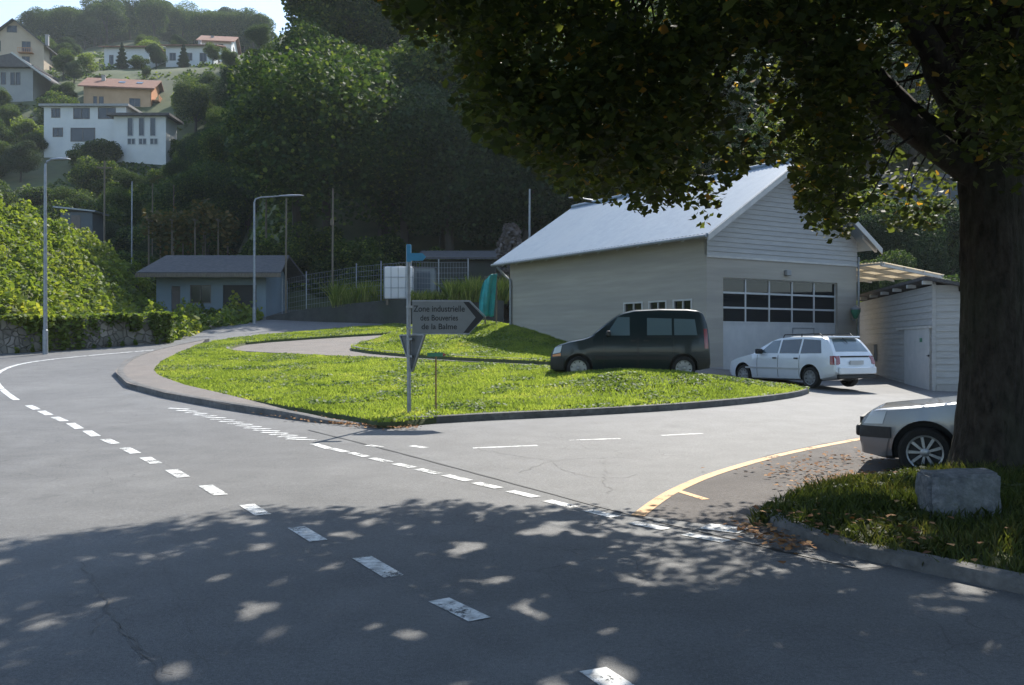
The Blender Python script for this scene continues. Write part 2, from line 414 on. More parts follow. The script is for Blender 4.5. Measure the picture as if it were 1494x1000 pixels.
def rubble(m, sc=2.2):
    N, L = m.node_tree.nodes, m.node_tree.links; b = N['Principled BSDF']
    tc = N.new('ShaderNodeTexCoord'); v = N.new('ShaderNodeTexVoronoi'); v.feature = 'DISTANCE_TO_EDGE'; v.inputs['Scale'].default_value = sc
    nz = N.new('ShaderNodeTexNoise'); nz.inputs['Scale'].default_value = 3; mx = N.new('ShaderNodeMixRGB'); mx.inputs[0].default_value = .12
    L.new(tc.outputs['Object'], nz.inputs['Vector']); L.new(tc.outputs['Object'], mx.inputs[1]); L.new(nz.outputs['Color'], mx.inputs[2]); L.new(mx.outputs[0], v.inputs['Vector'])
    c = N.new('ShaderNodeTexVoronoi'); c.inputs['Scale'].default_value = sc; L.new(mx.outputs[0], c.inputs['Vector'])
    r = ramp_node(N, [(0,(0,0,0)),(.07,(1,1,1))]); L.new(v.outputs['Distance'], r.inputs[0])
    hs = N.new('ShaderNodeSeparateColor'); L.new(c.outputs['Color'], hs.inputs[0])
    rc = ramp_node(N, [(0,(.10,.09,.075)),(.5,(.19,.17,.145)),(1,(.33,.30,.26))]); L.new(hs.outputs[0], rc.inputs[0])
    old = b.inputs['Base Color'].links[0].from_socket
    m1 = N.new('ShaderNodeMixRGB'); m1.inputs[0].default_value = .35; L.new(rc.outputs[0], m1.inputs[1]); L.new(old, m1.inputs[2])
    m2 = N.new('ShaderNodeMixRGB'); L.new(r.outputs[0], m2.inputs[0]); m2.inputs[1].default_value = (.105,.098,.08,1); L.new(m1.outputs[0], m2.inputs[2]); L.new(m2.outputs[0], b.inputs['Base Color'])
    bp = N.new('ShaderNodeBump'); bp.inputs['Strength'].default_value = .9; bp.inputs['Distance'].default_value = .06; L.new(r.outputs[0], bp.inputs['Height']); L.new(bp.outputs[0], b.inputs['Normal'])
rubble(M['rock'], 4.2)
def worn(m, amount):
    N, L = m.node_tree.nodes, m.node_tree.links; b = N['Principled BSDF']; tc = N.new('ShaderNodeTexCoord')
    def nz(sc, d):
        n = N.new('ShaderNodeTexNoise'); n.inputs['Scale'].default_value = sc; n.inputs['Detail'].default_value = d; n.inputs['Roughness'].default_value = .75; L.new(tc.outputs['Object'], n.inputs['Vector']); return n.outputs[0]
    a = N.new('ShaderNodeMath'); a.operation = 'MULTIPLY_ADD'; a.inputs[1].default_value = .55; L.new(nz(2.3, 3), a.inputs[0])
    k = N.new('ShaderNodeMath'); k.operation = 'MULTIPLY'; k.inputs[1].default_value = .62; L.new(nz(48, 6), k.inputs[0]); L.new(k.outputs[0], a.inputs[2])
    r = ramp_node(N, [(amount, (0,0,0)), (amount+.035, (1,1,1))]); L.new(a.outputs[0], r.inputs[0])
    t = N.new('ShaderNodeBsdfTransparent'); x = N.new('ShaderNodeMixShader'); L.new(r.outputs[0], x.inputs[0]); L.new(t.outputs[0], x.inputs[1]); L.new(b.outputs[0], x.inputs[2]); L.new(x.outputs[0], N['Material Output'].inputs[0])
worn(M['paint'], .505); worn(M['ypaint'], .50)

def asphalt_detail(m, crack=.5):
    N, L = m.node_tree.nodes, m.node_tree.links; b = N['Principled BSDF']; tc = N.new('ShaderNodeTexCoord'); vec = tc.outputs['Object']
    col = b.inputs['Base Color'].links[0].from_socket
    def noise_(sc, d=3, r=.6):
        n = N.new('ShaderNodeTexNoise'); n.inputs['Scale'].default_value = sc; n.inputs['Detail'].default_value = d; n.inputs['Roughness'].default_value = r; L.new(vec, n.inputs['Vector']); return n
    def mul(c, fac, lo, hi):
        r = ramp_node(N, [(.3, (lo,)*3), (.7, (hi,)*3)]); L.new(fac, r.inputs[0])
        x = N.new('ShaderNodeMixRGB'); x.blend_type = 'MULTIPLY'; x.inputs[0].default_value = 1; L.new(c, x.inputs[1]); L.new(r.outputs[0], x.inputs[2]); return x.outputs[0]
    col = mul(col, noise_(170, 2, .8).outputs[0], .55, 1.45)
    col = mul(col, noise_(26, 3, .7).outputs[0], .85, 1.15)
    col = mul(col, noise_(1.7, 4).outputs[0], .86, 1.12)
    # map cracking, only here and there
    ns = noise_(2.2, 2); mx = N.new('ShaderNodeMixRGB'); mx.inputs[0].default_value = .25; L.new(vec, mx.inputs[1]); L.new(ns.outputs['Color'], mx.inputs[2])
    v = N.new('ShaderNodeTexVoronoi'); v.feature = 'DISTANCE_TO_EDGE'; v.inputs['Scale'].default_value = 1.9; L.new(mx.outputs[0], v.inputs['Vector'])
    r = ramp_node(N, [(0, (1,1,1)), (.012, (0,0,0))]); L.new(v.outputs['Distance'], r.inputs[0])
    k = ramp_node(N, [(.50, (0,0,0)), (.62, (crack,)*3)]); L.new(noise_(.22, 2).outputs[0], k.inputs[0])
    f = N.new('ShaderNodeMath'); f.operation = 'MULTIPLY'; L.new(r.outputs[0], f.inputs[0]); L.new(k.outputs[0], f.inputs[1])
    x = N.new('ShaderNodeMixRGB'); L.new(f.outputs[0], x.inputs[0]); L.new(col, x.inputs[1]); x.inputs[2].default_value = (.035,.034,.033,1); col = x.outputs[0]
    # oil spots
    o = noise_(.9, 3); r = ramp_node(N, [(.66, (0,0,0)), (.76, (.45,)*3)]); L.new(o.outputs[0], r.inputs[0])
    x = N.new('ShaderNodeMixRGB'); L.new(r.outputs[0], x.inputs[0]); L.new(col, x.inputs[1]); x.inputs[2].default_value = (.06,.06,.06,1)
    L.new(x.outputs[0], b.inputs['Base Color'])
asphalt_detail(M['asphalt'], .55); asphalt_detail(M['asphalt2'], .8); asphalt_detail(M['path'], .3)

# far mountain
def mz(x, y):
    return (515 + 85*noise.noise((x*.0026, 1.7, 0)) + 30*noise.noise((x*.012, 4, 0)))*math.exp(-((y-1500)/420)**2)*math.exp(-((x+800)/750)**2) - 30
struct(grid_mesh('mountain', list(np.linspace(-2600, 1100, 75)), list(np.linspace(760, 2400, 30)), mz, M['mountain']))

# ------------------------------------------------------------ junction: islands, kerbs, pavement
px = lambda L, dz=0: [gp(a, b, dz) for a, b in L]
front = px([(560,620),(640,617),(700,613),(850,606),(1000,597),(1100,588),(1160,580),(1182,573)])
backA = px([(1182,573),(1176,567),(1150,562),(1100,556),(1020,546),(920,541),(820,536),(700,530),(600,524),(515,521),(450,518),(345,513),(334,509),(340,504),(365,498),(480,490),(590,484)], .12)
farA = px([(600,471),(500,478),(400,487),(345,492),(296,500)], .12)
inner = px([(262,514),(235,527),(224,540),(232,548),(270,562),(350,580),(450,597),(530,609),(560,617)], .12)
ISLA = [Vector(p[:2]) for p in front[1:]] + [Vector(p[:2]) for p in backA[1:]] + [Vector(p[:2]) for p in farA] + [Vector(p[:2]) for p in inner]
def smooth_poly(P): return smoothline(P, 1, True)
ISLA = smooth_poly(ISLA)
def zA(x, y):
    d = edist(x, y, ISLA)
    return zg(x, y) + .10 + .30*sst(0, 3.2, d)*sst(17, 22, y)*(1-sst(30, 36, y))*sst(.4, 3.0, x) + .03*noise.noise((x*.9, y*.9, 0))*sst(0, .5, d)
lawn = struct(fill('lawn', ISLA, zA, M['soil'], .55, .3))

# second, inner lawn rising to the workshop wall
BO = Vector((6.1, 29.0)); BU = Vector((.85, .526)).normalized(); BV = Vector((-BU.y, BU.x))
BANG = math.atan2(BU.y, BU.x)
wl = lambda s, t: BO + BU*s + BV*t
ISLB = [Vector(p[:2]) for p in px([(820,529),(700,523),(600,517),(540,512),(513,508),(512,505),(528,499),(560,494),(600,489)], .12)] + [Vector(p[:2]) for p in px([(690,481)], .4)] + [wl(.1, 13.5), wl(.1, 11.7), wl(.1, 9), wl(.1, 5.5)]
def zB(x, y):
    d = (Vector((x, y))-BO).dot(-BU)
    t = (Vector((x, y))-BO).dot(BV)
    return zg(x, y) + .11 + .70*(1-sst(0, 5.5, d))*sst(5, 12, t) + .03*noise.noise((x*.9, y*.9, 5))*sst(0, .5, edist(x, y, ISLB))
lawn_b = struct(fill('lawn', ISLB, zB, M['soil'], .6, .4))

# pavement strip round the nose of the island
outer = px([(300,499),(250,509),(208,520),(182,532),(167,548),(185,566),(240,581),(330,598),(430,613),(480,619),(560,621)])
PAV = [Vector(p[:2]) for p in outer] + [Vector(p[:2]) for p in inner[::-1]] + [Vector(p[:2]) for p in farA[::-1][:1]]
def zP(x, y):
    k = sst(-6.6, -3.2, x)
    return zg(x, y) + .115*(1-k) + .012
struct(fill('pavement', PAV, zP, M['path'], .45))
ol = smoothline(outer, 2)
kerb(ol, zg, .17, .14, left=True, drop=lambda t: 1-.85*sst(.80, .97, t))
kerb(smoothline(px([(560,621),(640,618),(700,614),(850,607),(1000,598),(1100,589),(1160,581),(1182,574)]) + px([(1176,567),(1150,562),(1100,556)], .1), 2), zg, .17, .13, left=True)
kerb(smoothline(px([(1020,546),(920,541),(820,536),(700,530),(600,524),(515,521),(450,518),(345,513),(334,509),(340,504),(365,498),(480,490),(590,484)], .1), 2), zg, .15, .13, left=True)
kerb(smoothline([Vector((p.x, p.y)) for p in px([(600,489),(560,494),(528,499),(512,505),(513,508),(540,512),(600,517),(700,523),(820,529)], .1)], 2), zg, .15, .16, left=True)
# driveway loop, a paler asphalt
DRV = [Vector(p[:2]) for p in px([(1150,561),(1020,546),(820,536),(600,524),(515,521),(450,518),(345,513),(334,509),(340,504),(365,498),(480,490),(590,484),(690,478)])] + [wl(-1, 14), wl(.05, 12), wl(.05, 0), wl(3.5, -.3)]
struct(fill('driveway', DRV, lambda x, y: zg(x, y)+.012, M['path'], .8))

# side road surface (a different lay of asphalt with a tarred seam along the give-way line)
seam = smoothline(px([(450,628),(560,655),(690,690),(800,720),(920,752),(1080,790),(1250,830)]), 2)
SIDE = [Vector(p) for p in seam] + [Vector((p.x, p.y)) for p in px([(1400,820)])] + [Vector((14, 8.5)), Vector((30, 14)), Vector((30, 27)), Vector((13, 26.5))] + [Vector(p[:2]) for p in px([(1190,580),(1182,577),(1100,591),(1000,600),(850,609),(700,616),(560,624)])]
struct(fill('road', SIDE, lambda x, y: zg(x, y)+.0025, M['asphalt2'], .5))
def crackline(P, amp, seed):
    P = resample(smoothline(P, 1), .07); out = []
    for k, p in enumerate(P):
        out.append((p[0]+amp*(noise.noise((k*.45, seed, 0))+.6*noise.noise((k*1.3, seed, 5))), p[1]+amp*1.5*noise.noise((k*.5, seed, 9))))
    return out
mb = MB()
v, f = ribbon(seam, zg, .045, '', None, .006, .2, True); mb.add(v, f)
for P_, wd_, amp_, sd_ in (([(118,820),(150,880),(172,912),(196,945),(212,968),(232,1000),(250,1040)],.013,.05,1),([(150,880),(140,905),(128,930)],.006,.05,2),([(165,905),(188,930),(205,962)],.008,.04,3),
        ([(196,945),(222,958),(248,985)],.007,.05,4),([(232,800),(250,850),(275,910),(300,980)],.004,.04,5),([(760,690),(800,672),(880,668),(960,672)],.012,.09,6),([(800,672),(830,690),(880,700),(930,694)],.012,.09,7),([(700,655),(760,668),(800,672)],.012,.09,8),([(880,668),(885,682),(880,700),(890,722)],.011,.07,9)):
    v, f = ribbon(crackline(px(P_), amp_, sd_*3.7), zg, wd_, '', None, .006, .05, True); mb.add(v, f)
struct(mb.build('road_crack', M['tar']))

# parking verge by the tree: gravelly lot behind the yellow line
LOT = [Vector(p[:2]) for p in px([(930,752),(985,715),(1040,692),(1120,665),(1200,648),(1262,638)])] + [Vector((9, 13.2)), Vector((18, 16)), Vector((22, 9)), Vector((10, 7))] + [Vector(p[:2]) for p in px([(1250,790),(1100,775)])]
struct(fill('parking_lot', LOT, lambda x, y: zg(x, y)+.005, M['lot'], .4))

# ------------------------------------------------------------ markings
def marks(quads, m, name='road_marking', dz=.0055):
    mb = MB()
    for q in quads:
        # subdivide along so that it follows the ground
        a, b, c, d = [Vector(p[:2]) for p in q]; n = 4; base = len(mb.v)
        for i in range(n+1):
            t = i/n
            for p in (a.lerp(b, t), d.lerp(c, t)): mb.v.append((p.x, p.y, zg(p.x, p.y)+dz))
        for i in range(n): mb.f.append((base+2*i, base+2*i+1, base+2*i+3, base+2*i+2)); mb.mi.append(0)
    o = mb.build(name, m)
    return struct(o)
def dash(p0, p1, wd):
    a, b = gp(*p0), gp(*p1); t = Vector((b.x-a.x, b.y-a.y)).normalized(); n = Vector((-t.y, t.x))*wd/2
    a = Vector(a[:2]); b = Vector(b[:2]); return (a-n, b-n, b+n, a+n)
# centre-line dashes of the main road (pixel ends of each dash axis)
cl = [((865,978),(925,1018)),((640,876),(700,905)),((528,814),(575,842)),((432,770),(465,790)),((360,737),(384,752)),((300,709),(322,723)),((250,686),(268,697)),((212,668),(228,677)),((182,654),(198,662)),((153,641),(168,648)),((127,629),(140,637)),((103,618),(116,626)),((80,609),(94,615)),((60,600),(72,606)),((42,592),(54,598))]
marks([dash(a, b, .15) for a, b in cl], M['paint'])
# left edge line round the bend
edge = smoothline(px([(24,584),(8,573),(-3,562),(-8,552),(-4,545),(8,538),(30,531),(70,525),(130,519),(200,513),(262,508),(300,504)]), 2)
v, f = ribbon(edge, zg, .14, '', None, .0045, .3); mb = MB(); mb.add(v, f); struct(mb.build('road_marking', M['paint']))
# give-way dashes across the side road mouth
gw = [((458,648),(480,655)),((483,655),(505,660)),((512,661),(535,667)),((543,669),(568,675)),((577,677),(603,683)),((610,685),(640,692)),((650,694),(684,702)),((694,705),(728,713)),((744,717),(782,726)),((798,731),(838,741)),((856,745),(898,755)),((922,763),(972,773)),((1000,780),(1060,791))]
gw2 = [((536,650),(556,653)),((600,651),(622,654))]
marks([dash(a, b, .13) for a, b in gw] + [dash(a, b, .12) for a, b in gw2], M['paint'])
# slanting hatch strokes along the kerb
hatch = []
for k in range(15):
    t = k/14; x0 = 246+t*172; y0 = 596+t*45
    hatch.append(dash((x0, y0), (x0+30+t*12, y0+1.6), .10))
marks(hatch, M['paint'])
# long faint centre line of the side road
marks([dash((690,654.5),(784,650.5), .09), dash((830,643),(905,640.5), .08), dash((965,636),(1025,633), .08)], M['paint'])
# yellow no-parking line and its branch, white box by the kerb
yl = smoothline(px([(930,754),(960,731),(985,716),(1030,696),(1090,677),(1160,659),(1262,640)]), 2)
v, f = ribbon(yl, zg, .13, '', None, .009, .25); mb = MB(); mb.add(v, f)
v, f = ribbon(px([(985,716),(1030,730)]), zg, .09, '', None, .009, .2); mb.add(v, f)
struct(mb.build('road_marking', M['ypaint']))
marks([dash((1028,769),(1085,776), .26)], M['paint'], dz=.009)

# ------------------------------------------------------------ verge under the big tree
VP = [Vector(p[:2]) for p in px([(1090,752),(1110,736),(1150,716),(1210,699),(1270,688),(1330,680)], .1)] + [Vector((7.5, 10.9)), Vector((9.5, 10.6)), Vector((9.5, 5.2)), Vector((6.2, 4.9))]
VP += [Vector(p[:2]) for p in px([(1494,868),(1400,846),(1300,824),(1240,812),(1190,797),(1150,780),(1120,768)], .0)]
VP = smooth_poly(VP)
def zV(x, y):
    d = edist(x, y, VP) if True else 0
    return zg(x, y) + .01 + .08*sst(.05, .3, d) + .11*sst(0, 1.6, d) + .025*noise.noise((x*1.6, y*1.6, 9))*sst(0, .4, d)
struct(fill('verge', VP, zV, M['soil'], .3, .3))
vk = smoothline(px([(1104,752),(1112,762),(1135,776),(1165,790),(1200,803),(1260,818),(1330,832),(1420,852),(1500,870),(1700,905)]), 2)
kerb(vk, zg, .13, .105, left=True, drop=lambda t: .25+.75*sst(.02, .14, t))

def scatter(P, n, seed, inset=.02):
    g = np.random.default_rng(seed); A = np.array([(p[0], p[1]) for p in P]); lo = A.min(0); hi = A.max(0); out = []
    a = A; b = np.roll(A, -1, 0)
    while len(out) < n:
        Q = lo + (hi-lo)*g.random((n*2, 2)); c = np.zeros(len(Q), bool)
        for (xi, yi), (xj, yj) in zip(a, b):
            if yi == yj: continue
            m_ = ((yi > Q[:,1]) != (yj > Q[:,1])) & (Q[:,0] < (xj-xi)*(Q[:,1]-yi)/(yj-yi)+xi); c ^= m_
        out += list(map(tuple, Q[c]))
    return np.array(out[:n])
def blades(name, P, zf, n, h, wd, m, seed, dens=None):
    Q = scatter(P, n, seed); g = np.random.default_rng(seed+1)
    if dens is not None: Q = Q[[g.random() < dens(x, y) for x, y in Q]]
    # tabulate heights
    Z = np.array([zf(x, y) for x, y in Q]); N = len(Q); P3 = np.c_[Q, Z-.01]
    clump = np.array([noise.noise((x*1.1, y*1.1, 2)) for x, y in Q])
    H = h*(.55+.9*g.random(N))*(1+.7*clump)
    az = g.random(N)*2*math.pi; u = np.c_[np.cos(az), np.sin(az), np.zeros(N)]*wd/2
    ln = g.normal(size=(N,2))*.38; tip = P3 + np.c_[ln*H[:,None], H]
    mid = P3 + np.c_[ln*H[:,None]*.3, H*.55]
    V = np.stack([P3-u, P3+u, mid+u*.8, tip, mid-u*.8], 1).reshape(-1, 3)
    o = link(name, polys_np(name, V, 5, g.random(N), m)); o['kind'] = 'stuff'; return o
from functools import lru_cache
def fastz(zf, P, step=.35):
    xs = [p[0] for p in P]; ys = [p[1] for p in P]; x0, y0 = min(xs)-1, min(ys)-1
    nx = int((max(xs)+1-x0)/step)+2; ny = int((max(ys)+1-y0)/step)+2
    T = np.array([[zf(x0+i*step, y0+j*step) for i in range(nx)] for j in range(ny)])
    def g(x, y):
        i = (x-x0)/step; j = (y-y0)/step; a = min(int(i), nx-2); b = min(int(j), ny-2); s = i-a; t = j-b
        return (T[b,a]*(1-s)+T[b,a+1]*s)*(1-t)+(T[b+1,a]*(1-s)+T[b+1,a+1]*s)*t
    return g
blades('grass', ISLA, fastz(zA, ISLA), 165000, .058, .026, M['lawn'], 11)
blades('grass', ISLB, fastz(zB, ISLB), 50000, .065, .03, M['lawn'], 13)
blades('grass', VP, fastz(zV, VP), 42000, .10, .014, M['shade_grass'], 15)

def clover(name, P, zf, n, m, seed, size=.06):
    Q = scatter(P, n*3, seed); k = np.array([noise.noise((x*.55, y*.55, 30)) + .5*noise.noise((x*1.9, y*1.9, 4)) for x, y in Q]); Q = Q[k > .12][:n]
    g = np.random.default_rng(seed); P3 = np.c_[Q, np.array([zf(x, y) for x, y in Q]) + .01 + .05*g.random(len(Q))]
    V, r_ = leaves_np(P3, size, LEAF5, up=1.0, seed=seed, sizevar=1.0)
    o = link(name, polys_np(name, V, 5, r_, m)); o['kind'] = 'stuff'; return o
clover('clover', ISLA, fastz(zA, ISLA), 26000, M['weed'], 51)
clover('clover', ISLB, fastz(zB, ISLB), 9000, M['weed'], 52, .07)
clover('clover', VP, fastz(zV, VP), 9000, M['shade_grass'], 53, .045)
# fallen leaves
lit = []
def strew(line, n, spread, zf, seed):
    g = np.random.default_rng(seed); P = resample(line, .05)
    for _ in range(n):
        p = P[g.integers(len(P))]; q = (p[0]+g.normal()*spread, p[1]+g.normal()*spread); lit.append((q[0], q[1], zf(*q)+.025))
zlow = lambda x, y: zg(x, y)+.02
strew([tuple(p[:2]) for p in px([(420,598),(470,606),(540,614),(600,616)], .12)], 420, .13, zP, 1)
strew([tuple(p[:2]) for p in px([(380,608),(455,612)])], 25, .2, zlow, 2)
strew([tuple(p[:2]) for p in px([(1180,705),(1230,692),(1290,684),(1330,684)], .1)], 400, .16, lambda x, y: max(zV(x, y) if inpoly(x, y, VP) else 0, zg(x, y)+.02), 3)
strew([tuple(p[:2]) for p in px([(1130,700),(1180,685),(1260,668)])], 190, .28, zlow, 4)
strew([tuple(p[:2]) for p in px([(1095,752),(1120,765),(1160,785)], .1)], 150, .14, lambda x, y: zg(x, y)+.13 if inpoly(x, y, VP) else zg(x, y)+.02, 5)
strew([tuple(p[:2]) for p in px([(1200,760),(1350,800),(1480,800)], .2)], 60, .5, lambda x, y: zg(x, y)+.24, 6)
Vv, rr = leaves_np(np.array(lit), .055, up=4, seed=5)
o = link('fallen_leaves', polys_np('fallen_leaves', Vv, 8, rr, M['litter'])); o['kind'] = 'stuff'

# ------------------------------------------------------------ workshop
WZ = zg(BO.x, BO.y)
ws = empty('workshop', (BO.x, BO.y, WZ), 'pale rendered workshop with zinc gable roof and glazed sectional door behind the parked van', 'workshop', None, BANG)
W_, D_ = 7.19, 11.75
def L(z): return z - WZ
ZE, ZRIDGE, SL = L(5.17), L(7.52), .654
base = -.9
mb = MB()
DX0, DX1, DZ1 = .71, 6.17, L(3.67)
# side walls, back wall and the front with the door opening cut out
th = .25
def wall_with_holes(mb, org, ux, length, z0, z1, holes, th, nrm):
    """holes: (a0,a1,h0,h1) sorted, not overlapping"""
    org = Vector(org); ux = Vector(ux); n = Vector(nrm)*th
    def quad(a0, a1, h0, h1):
        if a1-a0 < 1e-4 or h1-h0 < 1e-4: return
        p = [org+ux*a0+Vector((0,0,h0)), org+ux*a1+Vector((0,0,h0)), org+ux*a1+Vector((0,0,h1)), org+ux*a0+Vector((0,0,h1))]
        mb.prism(p, n)
    c = 0
    for a0, a1, h0, h1 in holes:
        quad(c, a0, z0, z1); quad(a0, a1, z0, h0); quad(a0, a1, h1, z1); c = a1
    quad(c, length, z0, z1)
WIN = [(.65,1.56),(1.87,2.78),(3.09,4.13)]
wz0, wz1 = L(2.25), L(3.0)
wall_with_holes(mb, (0, 0, 0), (0, 1, 0), D_, base, ZE, [(a, b, wz0, wz1) for a, b in WIN], th, (1, 0, 0))
wall_with_holes(mb, (W_-th, th, 0), (0, 1, 0), D_-th, base, ZE, [], th, (1, 0, 0))
wall_with_holes(mb, (th, 0, 0), (1, 0, 0), W_-th, base, L(4.32), [(DX0-th, DX1-th, base, DZ1)], th, (0, 1, 0))
wall_with_holes(mb, (th, D_-th, 0), (1, 0, 0), W_-2*th, base, ZE, [], th, (0, 1, 0))
for t0 in (D_-th,): mb.prism([(0, t0, ZE), (W_, t0, ZE), (W_/2, t0, ZE+W_/2*SL)], (0, th, 0))
mb.build('wall', M['plaster'], ws)
# boarded gable: lapped planks
mb = MB(); z = L(4.32); hB = .16
while z < L(7.4):
    za, zb = z, z+hB
    def half(zz): return W_/2 if zz <= ZE else max(.02, W_/2-(zz-ZE)/SL)
    a, b = half(za), half(zb); c = W_/2
    mb.add([(c-a, -.035, za), (c+a, -.035, za), (c+b, -.006, zb), (c-b, -.006, zb), (c-a, .1, za), (c+a, .1, za), (c+b, .1, zb), (c-b, .1, zb)],
           [(0,1,2,3), (4,7,6,5), (0,4,5,1), (3,2,6,7), (0,3,7,4), (1,5,6,2)])
    z += hB
mb.build('cladding', M['clad'], ws)
# roof: two corrugated slopes, overhanging
def roof_slope(mb, sgn):
    ts = np.arange(-.62, 12.3, .09); so_, c = .52, W_/2
    for lo in (0, -.05):
        pass
    top = []; bot = []
    for i, t in enumerate(ts):
        rib = .022 if i % 2 else 0
        e = (c - sgn*(c+so_), t, ZE - so_*SL + .10 + rib); r_ = (c, t, ZE + c*SL + .10 + rib)
        top.append((e, r_)); bot.append(((e[0], t, e[2]-.06-rib), (r_[0], t, r_[2]-.06-rib)))
    n = len(ts); vs = []
    for (a, b), (d, e) in zip(top, bot): vs += [a, b, d, e]
    fs = []
    for i in range(n-1):
        k, q = 4*i, 4*(i+1)
        fs += [(k, q, q+1, k+1), (k+2, k+3, q+3, q+2), (k, k+2, q+2, q)]
    fs += [(0, 1, 3, 2), (4*n-4, 4*n-2, 4*n-1, 4*n-3)]
    mb.add(vs, fs)
mb = MB(); roof_slope(mb, 1); roof_slope(mb, -1)
mb.tube([(W_/2, -.64, ZE+W_/2*SL+.13), (W_/2, 12.26, ZE+W_/2*SL+.13)], .09, 8)
rf = mb.build('roof', M['metalroof'], ws, 30)
mb = MB()
for sgn in (1, -1):
    e = Vector((W_/2-sgn*(W_/2+.54), -.66, ZE-.54*SL+.09)); r_ = Vector((W_/2, -.66, ZE+W_/2*SL+.09))
    mb.prism([e, r_, r_-Vector((0,0,.2)), e-Vector((0,0,.2))], (0, .035, 0))
mb.build('barge_board', M['trim'], rf)
for k in range(12):
    t = -.5 + k*1.1
    for sgn in (1, -1):
        mb = MB()
        e = Vector((W_/2-sgn*(W_/2+.45), t, ZE-.45*SL+.02)); r_ = Vector((W_/2-sgn*W_/2*(.93), t, ZE+.25*SL*.9+.02))
        mb.prism([e, r_, r_-Vector((0,0,.12)), e-Vector((0,0,.12))], (0, .09, 0)); mb.build('rafter', M['trim'], rf)
mb = MB()
mb.tube([(-.58, -.6, ZE-.52*SL+.03), (-.58, 12.3, ZE-.52*SL+.03)], .055, 8)
mb.build('gutter', M['galv'], ws)
mb = MB(); mb.tube([(-.56, 11.9, ZE-.4), (-.2, 11.85, ZE-.75), (-.07, 11.6, ZE-.95), (-.07, 11.6, base+.3)], .05, 8)
mb.build('downpipe', M['galv'], ws)
# side windows
for a, b in WIN:
    m = MB()
    for q in ((a, a+.06), (b-.06, b)): m.box((-.02, q[0], wz0), (.12, q[1], wz1))
    m.box((-.02, a+.06, wz0), (.12, b-.06, wz0+.05)); m.box((-.02, a+.06, wz1-.05), (.12, b-.06, wz1)); m.box((.0, (a+b)/2-.02, wz0+.05), (.1, (a+b)/2+.02, wz1-.05))
    fr = m.build('window', M['trim'], ws)
    MB().box((.05, a+.06, wz0+.05), (.06, b-.06, wz1-.05)).build('pane', M['darkglass'], fr)
# sectional door: white panels, three rows of glazing, wicket
m = MB(); y0 = .10
g0 = L(2.25)
m.box((DX0, y0, base+.5), (DX1, y0+.06, g0))
rows = [g0, L(2.72), L(3.20), DZ1]
for i in range(4): m.box((DX0, y0-.01, rows[i]-.03), (DX1, y0+.06, rows[i]+.03))
n = 5
for i in range(n+1):
    x = DX0+(DX1-DX0)*i/n
    m.box((max(DX0, x-.028), y0-.006, g0), (min(DX1, x+.028), y0+.058, DZ1))
dr = m.build('garage_door', M['white'], ws)
for i in range(n):
    for j in range(3):
        xa = DX0+(DX1-DX0)*i/n+.03; xb = DX0+(DX1-DX0)*(i+1)/n-.03
        MB().box((xa, y0+.02, rows[j]+.03), (xb, y0+.03, rows[j+1]-.03)).build('pane', M['darkglass'], dr)
m = MB()
for q in ((4.0, 4.03), (5.05, 5.08)): m.box((q[0], y0-.012, base+.55), (q[1], y0-.002, g0-.15))
m.box((4.03, y0-.012, g0-.18), (5.05, y0-.002, g0-.15)); m.build('wicket_frame', M['galv'], dr)
m = MB(); m.box((-.02, -.03, base+.4), (.35, -.005, base+.95)); m.box((.36, -.03, base+.4), (DX0-.02, -.005, base+.95))
m.build('plinth', M['concrete'], ws)
m = MB(); m.box((3.5,-.12,L(3.83)),(3.72,-.004,L(4.02))); bevel(m.build('outdoor_lamp', M['greyrender'], ws, 40), .02)
m = MB(); m.tube([(W_+.03,-.05,ZE-.55),(W_+.03,-.05,base+.4)], .04, 8); m.build('downpipe', M['galv'], ws)
m = MB(); m.box((-.03,-.03,L(4.28)),(W_+.02,-.0365,L(4.34))); m.build('drip_board', M['trim'], ws)
# lantern on the front corner
lt = empty('wall_lantern', (0, 0, 0), 'green bracket lantern on the front wall of the workshop near its right corner', 'lamp')
lp = wl(6.85, -.02); zl = rz(460, lp.y)
lt.location = (lp.x, lp.y, zl); lt.rotation_euler = (0, 0, BANG)
MB().lathe([(.16, .18), (.17, .12), (.07, -.10), (.03, -.14)], 'z', (0, -.2, 0), 12).build('lamp_body', M['greensign'], lt, 40)
MB().lathe([(.03, .34), (.17, .24), (.18, .19), (.14, .185)], 'z', (0, -.2, 0), 12).build('lamp_cap', M['galv'], lt, 40)
MB().tube([(0, .0, -.12), (0, -.12, -.2), (0, -.2, -.13)], .02, 6).build('bracket', M['galv'], lt)

# ------------------------------------------------------------ carport roof and boarded shed
cp = wl(7.3, -1.0)
CPZ = zg(cp.x, cp.y)
cpo = empty('carport', (cp.x, cp.y, CPZ), 'lean-to carport of ribbed translucent plastic beside the right wall of the workshop', 'carport', None, BANG)
m = MB(); nx = 30
za, zb = rz(384, 32.4)-CPZ, rz(400, 33.5)-CPZ
vs = []; fs = []
for i in range(nx*2+1):
    t = i/(nx*2)*4.2; wv = .02*(i % 2)
    vs += [(0, t, za+wv), (3.5, t, zb+wv), (0, t, za+wv-.012), (3.5, t, zb+wv-.012)]
for i in range(nx*2):
    k, q = 4*i, 4*i+4; fs += [(k, k+1, q+1, q), (k+2, q+2, q+3, k+3), (k+1, k+3, q+3, q+1)]
m.add(vs, fs); m.build('roof', M['polycarb'], cpo)
m = MB()
for t in (.05, 1.05, 2.05, 3.05, 4.1): m.prism([(0, t, za-.02), (3.45, t, zb-.02), (3.45, t, zb-.14), (0, t, za-.14)], (0, .07, 0))
for s_ in (.05, 1.2, 2.3, 3.4):
    zz = za+(zb-za)*s_/3.5; m.box((s_, .0, zz-.08), (s_+.05, 4.2, zz-.016))
m.build('beam', M['trim'], cpo)
